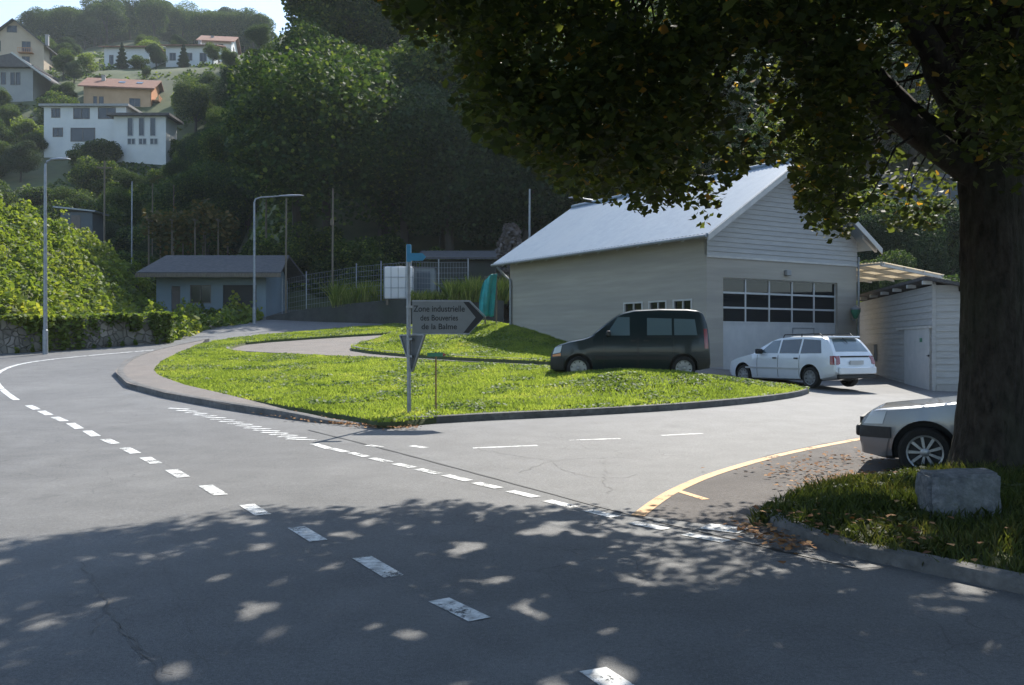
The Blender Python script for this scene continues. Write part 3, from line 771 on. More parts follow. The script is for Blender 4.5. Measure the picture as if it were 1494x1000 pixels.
for t in (.2, 4.0): MB().box((3.3, t-.05, -.3), (3.4, t+.05, zb-.1)).build('post', M['trim'], cpo)

SC = Vector((up(1362, 26), 26.0)); SZ = rz(570, 26)
sh = empty('shed', (SC.x, SC.y, SZ), 'boarded white shed with wide white door to the right of the white estate car', 'shed', None, R(-10.7))
SLen, SRt = 11.5, 4.5; zc = rz(408, 26)-SZ-.12; z2 = zc-.75
def zroof(s, t): return zc - .20*s
m = MB(); hb = .185
for (org, ux, nr, ln, fz) in (((0,0),(0,1),(-1,0),SLen, lambda a: zroof(0,a)), ((0,0),(1,0),(0,-1),SRt, lambda a: zroof(a,0))):
    z = 0
    o2 = Vector(org); u2 = Vector(ux); n2 = Vector(nr)
    while z < zc:
        a1 = ln
        # how far the board runs before the sloping roof cuts it
        while a1 > .05 and fz(a1) < z+hb*.5: a1 -= .05
        p = lambda a, h, d: (o2.x+u2.x*a+n2.x*d, o2.y+u2.y*a+n2.y*d, h)
        h1 = z+hb
        m.add([p(.05,z,.03), p(a1,z,.03), p(a1,h1,.008), p(.05,h1,.008), p(.05,z,-.08), p(a1,z,-.08), p(a1,h1,-.08), p(.05,h1,-.08)],
              [(0,1,2,3),(4,7,6,5),(0,4,5,1),(3,2,6,7),(0,3,7,4),(1,5,6,2)])
        z += hb
m.box((-.04,-.04,-.1),(.05,.05,zc-.02))
m.box((.05,SLen-.05,-.1),(SRt,SLen+.05,z2)); m.box((SRt-.05,.1,-.1),(SRt+.05,SLen-.06,z2-.3))
m.build('wall', M['clad'], sh)
m = MB(); m.box((-.06,.06,-.25),(-.035,SLen,.16)); m.box((.06,-.06,-.25),(SRt,-.035,.16)); m.build('plinth', M['concrete'], sh)
m = MB(); ov = .3
P = [(-ov,-ov),(SRt+ov,-ov),(SRt+ov,SLen+ov),(-ov,SLen+ov)]
m.prism([(s, t, zroof(s,t)+.05) for s, t in P], (0,0,.09)); srf = m.build('roof', M['tileroof'], sh)
for k in range(6): m = MB(); m.box((-.30, k*1.9-.1, zroof(-.2,0)-.06), (-.05, k*1.9+.04, zroof(-.2,0)+.045)); m.build('rafter_end', M['white'], srf)
for k in range(1, 6): m = MB(); m.box((k*.75, -.30, zroof(k*.75,-.2)-.06), (k*.75+.08, -.05, zroof(k*.75,-.2)+.045)); m.build('rafter_end', M['white'], srf)
# door on the left face near the corner: t from .08 to 1.05
m = MB(); dh = rz(480, 27.3)-SZ
m.box((-.075,.18,.0),(-.032,3.2,dh)); d_ = m.build('door', M['white'], sh)
m = MB(); m.box((-.10,.02,dh+.002),(-.03,4.3,dh+.07)); m.build('door_hood', M['trim'], sh)
m = MB(); m.box((-.12,.12,.95),(-.077,.16,1.0)); m.tube([(-.12,.14,.97),(-.12,.26,.97)],.012,6); m.build('handle', M['black'], d_)
MB().box((-.08,.95,1.36),(-.076,1.25,1.48)).build('sticker', M['greensign'], d_)
m = MB(); m.box((-.14,7.7,rz(527,34)-SZ),(-.036,9.9,rz(503,34)-SZ))
nb = m.build('notice_box', M['greyrender'], sh)

# ------------------------------------------------------------ cars
def car(name, label, cat, pos, rz_, S_):
    root = empty(name, pos, label, cat, None, rz_)
    Lc, Wc = S_['L'], S_['W']; top = S_['top']; belt = S_['belt']; paint = S_['paint']; zb0 = S_.get('zb', .2)
    zt = lambda x: lerp_tab(top, x); zbf = lambda x: lerp_tab(S_['bot'], x)
    zmax = max(z for _, z in top)
    def hw(x):
        h = Wc/2
        if x < .75: h *= 1-S_.get('nose', .26)*(1-x/.75)**2.2
        if x > Lc-.5: h *= 1-S_.get('tail', .12)*((x-Lc+.5)/.5)**2.2
        return h
    def section(x):
        zb, z1 = zbf(x), zt(x); b = min(belt(x), z1-.03); h = hw(x)
        k = sst(0, zmax-belt(x), z1-belt(x)); rw = .94*(1-k)+S_.get('roofw', .78)*k
        te = max(b+.012, z1-.085*k-.02)
        return [(0,zb),(.80*h,zb),(.95*h,zb+.05),(.985*h,zb+.18*(b-zb)+.03),(h,zb+.5*(b-zb)),(.995*h,zb+.75*(b-zb)),(.968*h,b),(h*rw,te),(h*rw*.965,te+(z1-te)*.55),(h*rw*.88,z1-.022*k-.004),(h*rw*.5,z1-.006*k),(0,z1)]
    def side_y(x, z):
        s = section(x)[2:9]
        for (ya, za_), (yb, zb_) in zip(s, s[1:]):
            if z <= zb_: return ya+(yb-ya)*(z-za_)/max(zb_-za_, 1e-6)
        return s[-1][0]
    def top_z(x, y):
        s = section(x)[7:][::-1]; y = abs(y)
        for (ya, za_), (yb, zb_) in zip(s, s[1:]):
            if y <= yb: return za_+(zb_-za_)*(y-ya)/max(yb-ya, 1e-6)
        return s[-1][1]
    xs = sorted(set([0,.015,.04,.08,.13] + [round(v, 3) for v in np.arange(.2, Lc-.15, .06)] + [Lc-.13,Lc-.09,Lc-.05,Lc-.025,Lc-.008,Lc]))
    mb = MB(); n = 12
    for x in xs:
        s = section(x)
        for y, z in s + [(-y, z) for y, z in s[1:-1]][::-1]: mb.v.append((x, y, z))
    k = 22
    for i in range(len(xs)-1):
        for j in range(k): mb.f.append((i*k+j, i*k+(j+1) % k, (i+1)*k+(j+1) % k, (i+1)*k+j)); mb.mi.append(0)
    mb.f += [tuple(range(k))[::-1], tuple(range((len(xs)-1)*k, len(xs)*k))]; mb.mi += [0, 0]
    body = mb.build('body', [paint, M['black']], root)
    # wheel arches cut out of the body
    for wx in S_['wheels']:
        for sg in (-1, 1):
            c = MB(); ra = S_['rw']+.065
            c.lathe([(ra, sg*(Wc/2+.1)), (ra, sg*(Wc/2-.30))], 'y', (wx, 0, S_['rw']+.012), 36, 1)
            co = link('cutter', c.mesh('cutter', [paint, M['black']]), None, root)
            md = body.modifiers.new('b', 'BOOLEAN'); md.operation = 'DIFFERENCE'; md.object = co; md.solver = 'EXACT'
            bpy.context.view_layer.update()
            dg = bpy.context.evaluated_depsgraph_get(); me = bpy.data.meshes.new_from_object(body.evaluated_get(dg))
            body.modifiers.clear(); body.data = me; bpy.data.objects.remove(co)
    body.data.shade_smooth(); body.data.set_sharp_from_angle(angle=R(32))
    def side_panel(nm, c4, m, both=True, off=.006, nx=8, nz=4, parent=root, sides=(-1, 1)):
        """c4: (x,z) corners: bottom-left, bottom-right, top-right, top-left"""
        for sg in sides:
            q = MB(); lay = []
            for d in (off, -.02):
                for j in range(nz+1):
                    for i in range(nx+1):
                        a, b = i/nx, j/nz
                        xa = c4[0][0]*(1-a)*(1-b)+c4[1][0]*a*(1-b)+c4[2][0]*a*b+c4[3][0]*(1-a)*b
                        z = c4[0][1]*(1-a)*(1-b)+c4[1][1]*a*(1-b)+c4[2][1]*a*b+c4[3][1]*(1-a)*b
                        q.v.append((xa, sg*(side_y(xa, z)+d), z))
            w_ = nx+1; o_ = w_*(nz+1)
            for j in range(nz):
                for i in range(nx):
                    q.f.append((j*w_+i, j*w_+i+1, (j+1)*w_+i+1, (j+1)*w_+i)); q.f.append(tuple(o_+t for t in (j*w_+i, (j+1)*w_+i, (j+1)*w_+i+1, j*w_+i+1)))
            bd = [i for i in range(nx+1)] + [j*w_+nx for j in range(1, nz+1)] + [nz*w_+i for i in range(nx-1, -1, -1)] + [j*w_ for j in range(nz-1, 0, -1)]
            for a, b in zip(bd, bd[1:]+bd[:1]): q.f.append((a, b, b+o_, a+o_))
            q.mi = [0]*len(q.f); q.build(nm, m, parent, 40)
    def top_panel(nm, x0, x1, w0, w1, m, off=.007, nx=8, ny=8, parent=root, yr=(-1, 1)):
        q = MB()
        for d in (off, -.02):
            for i in range(nx+1):
                xa = x0+(x1-x0)*i/nx; wd = w0+(w1-w0)*i/nx
                for j in range(ny+1):
                    y = wd*(yr[0]+(yr[1]-yr[0])*j/ny); dx_ = .004
                    sl = (zt(min(Lc, xa+dx_))-zt(max(0, xa-dx_)))/(2*dx_); nn = Vector((-sl, 0, 1)).normalized()
                    q.v.append((xa+nn.x*d, y, top_z(xa, y)+nn.z*d))
        w_ = ny+1; o_ = w_*(nx+1)
        for i in range(nx):
            for j in range(ny):
                q.f.append((i*w_+j, i*w_+j+1, (i+1)*w_+j+1, (i+1)*w_+j)); q.f.append(tuple(o_+t for t in (i*w_+j, (i+1)*w_+j, (i+1)*w_+j+1, i*w_+j+1)))
        bd = [j for j in range(ny+1)] + [i*w_+ny for i in range(1, nx+1)] + [nx*w_+j for j in range(ny-1, -1, -1)] + [i*w_ for i in range(nx-1, 0, -1)]
        for a, b in zip(bd, bd[1:]+bd[:1]): q.f.append((a, b, b+o_, a+o_))
        q.mi = [0]*len(q.f); return q.build(nm, m, parent, 40)
    # wheels
    r = S_['rw']
    for wx in S_['wheels']:
        for sg in (-1, 1):
            yc = sg*(Wc/2-.115)
            prof = [(r*.62,-.085),(r*.66,-.095),(r*.90,-.098),(r*.98,-.075),(r,-.05),(r,.05),(r*.98,.075),(r*.90,.098),(r*.66,.095),(r*.62,.085)]
            ty = MB().lathe([(a, b*sg+yc) for a, b in prof], 'y', (wx, 0, r), 36, 0, False).build('wheel', M['rubber'], root, 40)
            q = MB(); q.lathe([(r*.69, yc+sg*.094), (r*.68, yc+sg*.102), (r*.62, yc+sg*.098), (r*.60, yc+sg*.06)], 'y', (wx, 0, r), 32, 0, False); q.lathe([(r*.60, yc+sg*.06), (r*.59, yc+sg*.035), (r*.02, yc+sg*.03)], 'y', (wx, 0, r), 32, 1, False)
            ns = S_.get('spokes', 7); ps = S_.get('spin', .2)
            for i in range(ns):
                a = 2*math.pi*i/ns+ps; ca, sa = math.cos(a), math.sin(a); hwk = S_.get('spokew', .032)
                P = [(-hwk*.8, .03), (hwk*.8, .03), (hwk*1.05, r*.62), (-hwk*1.05, r*.62)]
                q.prism([(wx+ca*b-sa*a_, yc+sg*.05, r+sa*b+ca*a_) for a_, b in P], (0, sg*.036, 0))
            q.lathe([(r*.17, yc+sg*.05), (r*.17, yc+sg*.088), (r*.10, yc+sg*.096), (.005, yc+sg*.097)], 'y', (wx, 0, r), 20)
            q.build('rim', [M['alloy'], M['black']], ty, 40)
    ctx = dict(root=root, body=body, side=side_panel, top=top_panel, side_y=side_y, top_z=top_z, hw=hw, zt=zt, zb=zbf, Lc=Lc, Wc=Wc)
    return ctx
def mirrors(c, x, z, m, sides=(-1, 1)):
    for sg in sides:
        y = sg*(c['side_y'](x, z)); q = MB()
        q.box((x-.06, min(y-sg*.02, y+sg*.20), z-.02), (x+.06, max(y-sg*.02, y+sg*.20), z+.13)); bevel(q.build('mirror', m, c['root'], 40), .03)
def strip(c, x0, x1, z0, z1, m, nm='side_strip', nx=14, off=.012): c['side'](nm, [(x0,z0),(x1,z0),(x1,z1),(x0,z1)], m, off=off, nx=nx, nz=1)

# dark green van
vy = 25.0; vx0 = up(800, vy)+.05
vz = zg(3, 25)-.04
VAN = car('van', 'dark green high-roofed van parked broadside against the workshop wall', 'van', (vx0, vy-.55, vz), R(-4), dict(
    L=4.05, W=1.67, paint=M['vangreen'], rw=.30, wheels=(.72, 3.38), belt=lambda x: 1.10, roofw=.86, nose=.30, tail=.10, spokes=8, spokew=.05,
    bot=[(0,.30),(.1,.22),(.4,.20),(3.6,.22),(3.95,.28),(4.05,.34)],
    top=[(0,.58),(.02,.70),(.10,.82),(.22,.90),(.5,.985),(.85,1.05),(1.05,1.12),(1.35,1.38),(1.65,1.62),(1.85,1.73),(2.15,1.80),(2.8,1.83),(3.5,1.82),(3.75,1.79),(3.88,1.72),(3.95,1.58),(4.0,1.30),(4.03,1.0),(4.05,.6)]))
VAN['side']('side_window', [(1.42,1.13),(2.02,1.13),(2.02,1.60),(1.72,1.60)], M['reflglass'])
VAN['side']('side_window', [(2.46,1.14),(3.08,1.14),(3.08,1.56),(2.46,1.58)], M['reflglass'])
VAN['side']('side_window', [(3.14,1.14),(3.72,1.14),(3.66,1.54),(3.14,1.56)], M['reflglass'])
VAN['top']('windscreen', 1.06, 1.80, .66, .60, M['carglass'])
VAN['side']('headlight', [(.06,.66),(.26,.70),(.30,.88),(.12,.82)], M['lamp'], off=.012)
VAN['side']('indicator', [(.06,.59),(.27,.61),(.27,.68),(.06,.64)], M['amber'], off=.014)
VAN['side']('tail_light', [(3.90,.80),(4.0,.80),(3.97,1.30),(3.88,1.30)], M['redlamp'], off=.016, nx=3)
VAN['side']('bumper', [(.0,.26),(.34,.26),(.34,.55),(.0,.55)], M['black'], off=.025)
VAN['side']('bumper', [(3.72,.26),(4.04,.30),(4.04,.55),(3.72,.55)], M['black'], off=.02)
strip(VAN, 1.15, 3.0, .52, .60, M['black']); strip(VAN, 2.42, 3.8, 1.085, 1.10, M['black'], 'door_rail', off=.014)
for xs_ in (1.36, 2.20, 2.24, 3.12): VAN['side']('door_seam', [(xs_,.32),(xs_+.012,.32),(xs_+.012,1.08),(xs_,1.08)], M['black'], off=.004, nx=1, nz=8)
for xs_ in (2.05, 2.38): VAN['side']('handle', [(xs_,.98),(xs_+.12,.98),(xs_+.12,1.02),(xs_,1.02)], M['black'], off=.03, nx=2, nz=1)
mirrors(VAN, 1.48, 1.12, M['black'])

# white estate car, nose towards the workshop
th_ = R(-61); wr = gp(1185, 567)
WL = 4.35; wrx = 3.45
def place(root, th, local, world, z):
    Rm = Matrix.Rotation(th, 2); q = Rm @ Vector(local); root.location = (world[0]-q.x, world[1]-q.y, z)
WAG = car('estate_car', 'white estate car with roof rails parked nose-in at the workshop door', 'car', (0,0,0), th_, dict(
    L=WL, W=1.69, paint=M['carwhite'], rw=.295, wheels=(.83, wrx), belt=lambda x: .90+.02*x/4, roofw=.78, nose=.28, tail=.10, spokes=9, spokew=.035,
    bot=[(0,.30),(.15,.20),(.5,.17),(3.7,.20),(4.2,.30),(4.35,.40)],
    top=[(0,.50),(.03,.62),(.12,.70),(.5,.80),(1.0,.90),(1.2,.94),(1.5,1.14),(1.85,1.34),(2.1,1.42),(2.6,1.46),(3.3,1.46),(3.75,1.43),(3.9,1.39),(4.02,1.26),(4.18,1.03),(4.24,.92),(4.30,.80),(4.33,.62),(4.35,.52)]))
WAG['root'].scale = (.94,)*3; place(WAG['root'], th_, (wrx*.94, -.73*.94), (wr.x, wr.y), wr.z+.01)
WAG['side']('side_window', [(1.50,.955),(2.22,.955),(2.22,1.33),(1.92,1.31)], M['reflglass'])
WAG['side']('side_window', [(2.29,.955),(3.02,.955),(3.02,1.36),(2.29,1.34)], M['carglass'])
WAG['side']('side_window', [(3.09,.955),(3.84,.97),(3.70,1.33),(3.09,1.36)], M['carglass'])
WAG['top']('windscreen', 1.24, 2.02, .66, .58, M['carglass'])
WAG['top']('rear_window', 3.925, 4.185, .50, .63, M['reflglass'])
WAG['side']('tail_light', [(4.16,.66),(4.335,.66),(4.27,.90),(4.14,.90)], M['redlamp'], off=.012, nx=3)
for sg in (-1, 1): WAG['top']('tail_light', 4.25, 4.32, .70, .76, M['redlamp'], .012, 3, 3, yr=(.82, 1) if sg > 0 else (-1, -.82))
WAG['side']('bumper', [(3.95,.36),(4.345,.42),(4.335,.62),(3.95,.60)], M['carwhite'], off=.025)
m = MB(); m.box((4.345,-.72,.40),(4.42,.72,.60)); bevel(m.build('bumper', M['carwhite'], WAG['root'], 40), .03)
m = MB(); m.box((4.28,-.70,.28),(4.38,.70,.395)); bevel(m.build('bumper_valance', M['black'], WAG['root'], 40), .02)
m = MB(); m.box((4.335,-.26,.66),(4.365,.26,.77)); m.build('licence_plate', M['white'], WAG['root'])
m = MB(); m.box((4.22,-.55,.86),(4.285,.55,.90)); m.build('tailgate_trim', M['black'], WAG['root'])
m = MB(); m.tube([(3.95,-.15,1.42),(4.08,-.05,1.24)],.01,5); m.build('wiper', M['black'], WAG['root'])
m = MB(); m.box((3.80,-.52,1.385),(4.03,.52,1.44)); bevel(m.build('spoiler', M['carwhite'], WAG['root'], 60), .026, 5)
for sg in (-1, 1):
    m = MB(); m.tube([(2.25,sg*.60,1.40),(2.3,sg*.60,1.485),(3.6,sg*.60,1.505),(3.7,sg*.60,1.43)],.018,6); m.tube([(2.95,sg*.60,1.42),(2.95,sg*.60,1.50)],.018,6); m.build('roof_rail', M['black'], WAG['root'], 40)
strip(WAG, .95, 3.1, .50, .55, M['white'])
for xs_ in (1.42, 2.25, 3.06): WAG['side']('door_seam', [(xs_,.28),(xs_+.012,.28),(xs_+.012,.90),(xs_,.90)], M['black'], off=.004, nx=1, nz=8)
for xs_ in (2.06, 2.88): WAG['side']('handle', [(xs_,.80),(xs_+.13,.80),(xs_+.13,.84),(xs_,.84)], M['black'], off=.03, nx=2, nz=1)
mirrors(WAG, 1.56, .95, M['black'])

# silver hatchback behind the tree
th_ = R(-27)
SIL = car('hatchback', 'silver hatchback with black bumper and alloy wheels half hidden by the big tree trunk', 'car', (0,0,0), th_, dict(
    L=3.95, W=1.66, paint=M['silver'], rw=.30, wheels=(.74, 3.20), belt=lambda x: .92, roofw=.78, nose=.24, tail=.12, spokes=9, spokew=.017, spin=.35,
    bot=[(0,.34),(.06,.24),(.3,.19),(3.5,.20),(3.85,.30),(3.95,.36)],
    top=[(0,.58),(.02,.66),(.08,.73),(.16,.79),(.3,.81),(.7,.86),(1.1,.915),(1.2,.96),(1.55,1.19),(1.9,1.36),(2.2,1.42),(3.0,1.43),(3.4,1.38),(3.6,1.26),(3.8,1.0),(3.88,.88),(3.93,.7),(3.95,.5)]))
place(SIL['root'], th_, (.74, -.72), (up(1350, 10.95), 10.95), zg(4.9, 10.95)-.03)
SIL['side']('side_window', [(1.50,.955),(2.30,.955),(2.30,1.32),(1.98,1.30)], M['carglass'])
SIL['side']('side_window', [(2.38,.955),(3.45,.98),(3.20,1.30),(2.38,1.32)], M['carglass'])
SIL['top']('windscreen', 1.22, 2.05, .64, .56, M['carglass'])
SIL['side']('headlight', [(.05,.61),(.27,.62),(.32,.79),(.14,.765)], M['lamp'], off=.008)
SIL['side']('bumper', [(.0,.45),(.36,.45),(.36,.585),(.0,.585)], M['black'], off=.03)
SIL['side']('bumper_skirt', [(.02,.25),(.30,.22),(.34,.44),(.01,.44)], M['silver'], off=.018)
m = MB(); m.box((-.05,-.60,.45),(.03,.60,.585)); bevel(m.build('bumper', M['black'], SIL['root'], 40), .025)
m = MB(); m.box((-.012,-.5,.60),(.03,.5,.68)); m.build('grille', M['black'], SIL['root'])
strip(SIL, 1.12, 3.0, .50, .56, M['black']); SIL['side']('door_seam', [(1.34,.26),(1.35,.26),(1.35,.92),(1.34,.92)], M['black'], off=.004, nx=1, nz=8)
mirrors(SIL, 1.6, .95, M['black'])

# ------------------------------------------------------------ signpost on the lawn
sp = gp(597, 597, .2); SY = sp.y; sgz = zA(sp.x, SY)
sg = empty('signpost', (sp.x, SY, sgz), 'grey signpost on the lawn with arrow board, yield triangle and small blue pointer', 'signpost')
zz = lambda row: rz(row, SY) - sgz
ppm = F/SY
MB().tube([(0, 0, -.1), (-.02, 0, zz(358))], .038, 12).build('post', M['galv'], sg, 40)
m = MB(); x0, x1, xt = 5/ppm, 88/ppm, 110/ppm; za, zb, zm = zz(487), zz(440), zz(463.5)
O = [(x0, za), (x1, za), (xt, zm), (x1, zb), (x0, zb)]
m.prism([(a, -.055, b) for a, b in O], (0, .012, 0)); bd = m.build('arrow_board', M['signface'], sg)
m = MB(); wv = .022
m.prism([(x0-.005, -.067, zb-.005), (x1, -.067, zb-.005), (x1, -.067, zb+.02), (x0-.005, -.067, zb+.02)], (0, .03, 0))
m.prism([(x0-.005, -.067, za-.015), (x1, -.067, za-.015), (x1, -.067, za+.004), (x0-.005, -.067, za+.004)], (0, .03, 0))
m.prism([(x1, -.067, zb-.005), (xt+.02, -.067, zm), (xt+.02+.012, -.067, zm+.012), (x1+.01, -.067, zb+.02)], (0, .03, 0))
m.build('frame', M['galv'], bd)
m = MB(); c_ = .13
m.prism([(x1-.01, -.0585, zb-.012), (xt-.01, -.0585, zm), (x1-.01, -.0585, za+.012), (x1-.11, -.0585, za+.012), (xt-.16, -.0585, zm), (x1-.11, -.0585, zb-.012)], (0, .003, 0)); m.build('chevron', M['ink'], bd)
def text(body, loc, size, m, parent, rot=(R(90), 0, 0), width=None, name='lettering'):
    cu = bpy.data.curves.new(name, 'FONT'); cu.body = body; cu.size = size; cu.align_x = 'CENTER'; cu.align_y = 'CENTER'; cu.extrude = .0008; cu.offset = .0018
    t = bpy.data.objects.new(name, cu); COL.objects.link(t); bpy.context.view_layer.update()
    me = bpy.data.meshes.new_from_object(t.evaluated_get(bpy.context.evaluated_depsgraph_get())); bpy.data.objects.remove(t)
    o = link(name, me, None, parent); me.materials.clear(); me.materials.append(m); o.location = loc; o.rotation_euler = rot
    if width:
        xs = [v.co.x for v in me.vertices]; k = width/(max(xs)-min(xs)); o.scale = (k, 1, 1)
    return o
hgt = zb-za; xc = (x0+x1)/2-.03
text('Zone industrielle', (xc, -.058, zb-hgt*.24), hgt*.27, M['ink'], bd, width=(x1-x0)*.90)
text('des Bouveries', (xc, -.058, zb-hgt*.52), hgt*.25, M['ink'], bd, width=(x1-x0)*.66)
text('de la Balme', (xc, -.058, zb-hgt*.79), hgt*.25, M['ink'], bd, width=(x1-x0)*.62)
# yield triangle seen from the back, turned half away
yt = MB(); a = 41/ppm
zt0, zt1 = zz(488), zz(545)
T = [(-.40, zt0), (.40, zt0), (0, zt1)]
Ry = Matrix.Rotation(R(-48), 3, 'Z')
pts = [Ry @ Vector((x, 0, z)) + Vector((.05, .06, 0)) for x, z in T]
# rounded corners
def rounded(pts, r=.05):
    out = []; n = len(pts)
    for i in range(n):
        p, a_, b_ = pts[i], pts[i-1], pts[(i+1) % n]; u_ = (a_-p).normalized(); v_ = (b_-p).normalized()
        s_, e_ = p+u_*r, p+v_*r
        for k in range(5):
            t = k/4; out.append(s_*(1-t)**2+p*2*t*(1-t)+e_*t*t)
    return out
yt.prism(rounded(pts), Ry @ Vector((0, .02, 0))); ys = yt.build('yield_sign', M['signback'], sg)
m = MB(); lip = [p - (p-sum(pts, Vector())/3)*.10 for p in pts]
rp, rl = rounded(pts), rounded(lip, .04)
off = Ry @ Vector((0, -.022, 0)); n_ = len(rp)
m.add([p for p in rp]+[p+off for p in rp]+[p for p in rl]+[p+off for p in rl],
      [f for i in range(n_) for f in ((i, (i+1) % n_, n_+(i+1) % n_, n_+i), (n_+i, n_+(i+1) % n_, 3*n_+(i+1) % n_, 3*n_+i), (2*n_+i, 3*n_+i, 3*n_+(i+1) % n_, 2*n_+(i+1) % n_))])
m.build('rim', M['galv'], ys)
for r_ in (495, 520, 448, 478): MB().box((-.05, -.052, zz(r_)-.02), (.056, .06 if r_ > 490 else .045, zz(r_)+.02)).build('clamp', M['galv'], sg)
m = MB(); bz0, bz1 = zz(381), zz(370); bx0, bx1, bxt = 0, 20/ppm, 25/ppm
m.prism([(bx0, -.055, bz0), (bx1, -.055, bz0), (bxt, -.055, (bz0+bz1)/2), (bx1, -.055, bz1), (bx0, -.055, bz1)], (0, .012, 0))
m.build('blue_pointer', M['bluesign'], sg)
m = MB(); m.box((-.045, -.045, bz0-.02), (.035, .045, zz(357)));  bevel(m.build('top_bracket', M['bluesign'], sg), .01)
# small trail stake
st = gp(636, 594, .2); skz = zA(st.x, st.y)
sk = empty('trail_stake', (st.x, st.y, skz), 'thin wooden stake with small green pointer plate right of the signpost', 'stake')
q = F/st.y; h_ = rz(518, st.y)-skz
MB().box((-.014, -.012, -.1), (.014, .012, h_+.06)).build('stake', M['stake'], sk)
m = MB(); m.prism([(-.16, -.03, h_-.03), (.13, -.03, h_-.03), (.13, -.03, h_+.04), (-.16, -.03, h_+.04)], (0, .012, 0)); pl = m.build('pointer_plate', M['greensign'], sk)
m = MB(); m.prism([(.131, -.031, h_-.03), (.20, -.031, h_+.005), (.131, -.031, h_+.04)], (0, .012, 0)); m.build('plate_tip', M['redlamp'], sk)

# ------------------------------------------------------------ street lamps and poles
def street_lamp(label, x, y, z0, zt, arm, ang, m=None, hl=.75):
    o = empty('street_lamp', (x, y, z0), label, 'street lamp', None, ang)
    H = zt-z0
    MB().tube([(0,0,-.2),(0,0,.9),(0,0,.92),(0,0,H*.6),(0,0,H-.25)], [.10,.095,.075,.062,.048], 12).build('pole', M['galv'], o, 40)
    pts = [(0,0,H-.3),(0.03*arm,0,H-.1),(.15*arm,0,H),(arm*.6,0,H+.08)]
    MB().tube(pts, [.045,.042,.038,.034], 8).build('arm', M['galv'], o, 40)
    m = MB(); e = arm*.6
    for i, (t, w_, h_) in enumerate(((0,.05,.04),(.1,.10,.06),(.5,.14,.085),(.85,.11,.06),(1,.03,.02))):
        xx = e-.05+t*hl; zc = H+.08+.06*t
        m.v += [(xx, w_*math.cos(a), zc+h_*math.sin(a)*(1 if math.sin(a) > 0 else .5)) for a in np.linspace(0, 2*math.pi, 12, endpoint=False)]
    for i in range(4):
        for k in range(12): m.f.append((i*12+k, i*12+(k+1) % 12, (i+1)*12+(k+1) % 12, (i+1)*12+k))
    m.f += [tuple(range(12)), tuple(range(48, 60))]; m.mi = [0]*len(m.f)
    m.build('lamp_head', M['galv'], o, 50); return o
b = gp(66, 517)
street_lamp('tall grey street lamp in front of the rubble wall at the left bend', b.x, b.y, b.z, rz(236, b.y), -.35 if False else .35, R(20), hl=.7)
street_lamp('grey street lamp with long arm standing before the pale blue hut', up(371, 49), 49, terrain(up(371, 49), 49), rz(288, 49), 2.2, R(8), hl=1.3)
lb = wl(4.5, 16)
street_lamp('street lamp whose head shows above the far end of the zinc roof', up(868, 47), 47, terrain(up(868,47), 47), rz(292, 47), 1.0, R(170), hl=.8)
poles = [(152,235,395,62,.075,'wooden','tallest bare wooden pole above the left bank'),
 (192,265,405,58,.05,'galv','thin grey pole standing left of the pale blue hut roof'),
 (222,268,372,66,.05,'wood','bare slim pole behind the left end of the hut roof'),
 (253,270,352,72,.05,'wood','dark slim pole among shrubs above the hut roof'),
 (294,302,372,64,.05,'wood','short leaning pole by the dry vine above the hut roof'),
 (388,222,372,66,.08,'wood','tall wooden pole rising behind the right part of the hut roof'),
 (417,290,440,52,.06,'wood','dark wooden pole right beside the hut beyond the street lamp'),
 (485,275,440,51,.06,'wood','tall pole with a small box standing at the mossy wall'),
 (772,276,352,52,.07,'galv','grey pole in front of the dark wood left of the zinc roof')]
for i, (a, r0, r1, y, rr_, mm, lb_) in enumerate(poles):
    x = up(a, y); z0 = terrain(x, y); top = rz(r0, y)
    m = MB(); ln = (.25 if i == 4 else .03)
    m.tube([(0,0,-.3), (ln*.3,0,(top-z0)*.5), (ln,0,top-z0)], [rr_, rr_*.9, rr_*.75], 8)
    if i == 7: m.box((-.09,-.16,(top-z0)*.72),(.09,-.05,(top-z0)*.72+.3))
    if i == 0: m.box((-.5,-.05,(top-z0)-.5),(.5,.05,(top-z0)-.42))
    o = m.build('pole', M['wood' if mm != 'galv' else 'galv'], None, 40); o.location = (x, y, z0); tag(o, lb_, 'pole', 'poles along the back road')

# ------------------------------------------------------------ left bank with rubble wall
wf = smoothline([Vector(p[:2]) for p in px([(-160,523),(-60,519),(0,516.5),(90,511.5),(180,505),(243,500.5)])], 1)
wf = resample(wf, .5)
wtop = lambda i: 1.42 - .28*(i/(len(wf)-1)) + .10*noise.noise((i*.35, 0, 1))
m = MB(); secs = []
for i, p in enumerate(wf):
    a = Vector(wf[max(i-1,0)]); b = Vector(wf[min(i+1,len(wf)-1)]); t = (b-a).normalized(); nr = Vector((-t.y, t.x))
    g = zg(p[0], p[1]); col = []
    for k, (d, h_) in enumerate([(0,-.2),(.0,.25),(.02,.55),(.05,.85),(.07,wtop(i)-.1),(.14,wtop(i)),(.45,wtop(i)),(.45,-.2)]):
        jt = .06*noise.noise((i*.8, k*1.3, 4)) if 0 < k < 6 else 0
        col.append((p[0]+nr.x*(d+jt), p[1]+nr.y*(d+jt), g+h_))
    secs.append(col)
for c in secs: m.v += c
for i in range(len(secs)-1):
    for k in range(7): m.f.append((i*8+k, i*8+k+1, (i+1)*8+k+1, (i+1)*8+k))
m.f += [tuple(range(8)), tuple(range((len(secs)-1)*8, len(secs)*8))]; m.mi = [0]*len(m.f)
tag(m.build('retaining_wall', M['rock'], None, 50), 'low rubble stone wall holding the overgrown bank at the left bend', 'wall')
we = Vector(wf[-1])
WFN = np.array(wf)
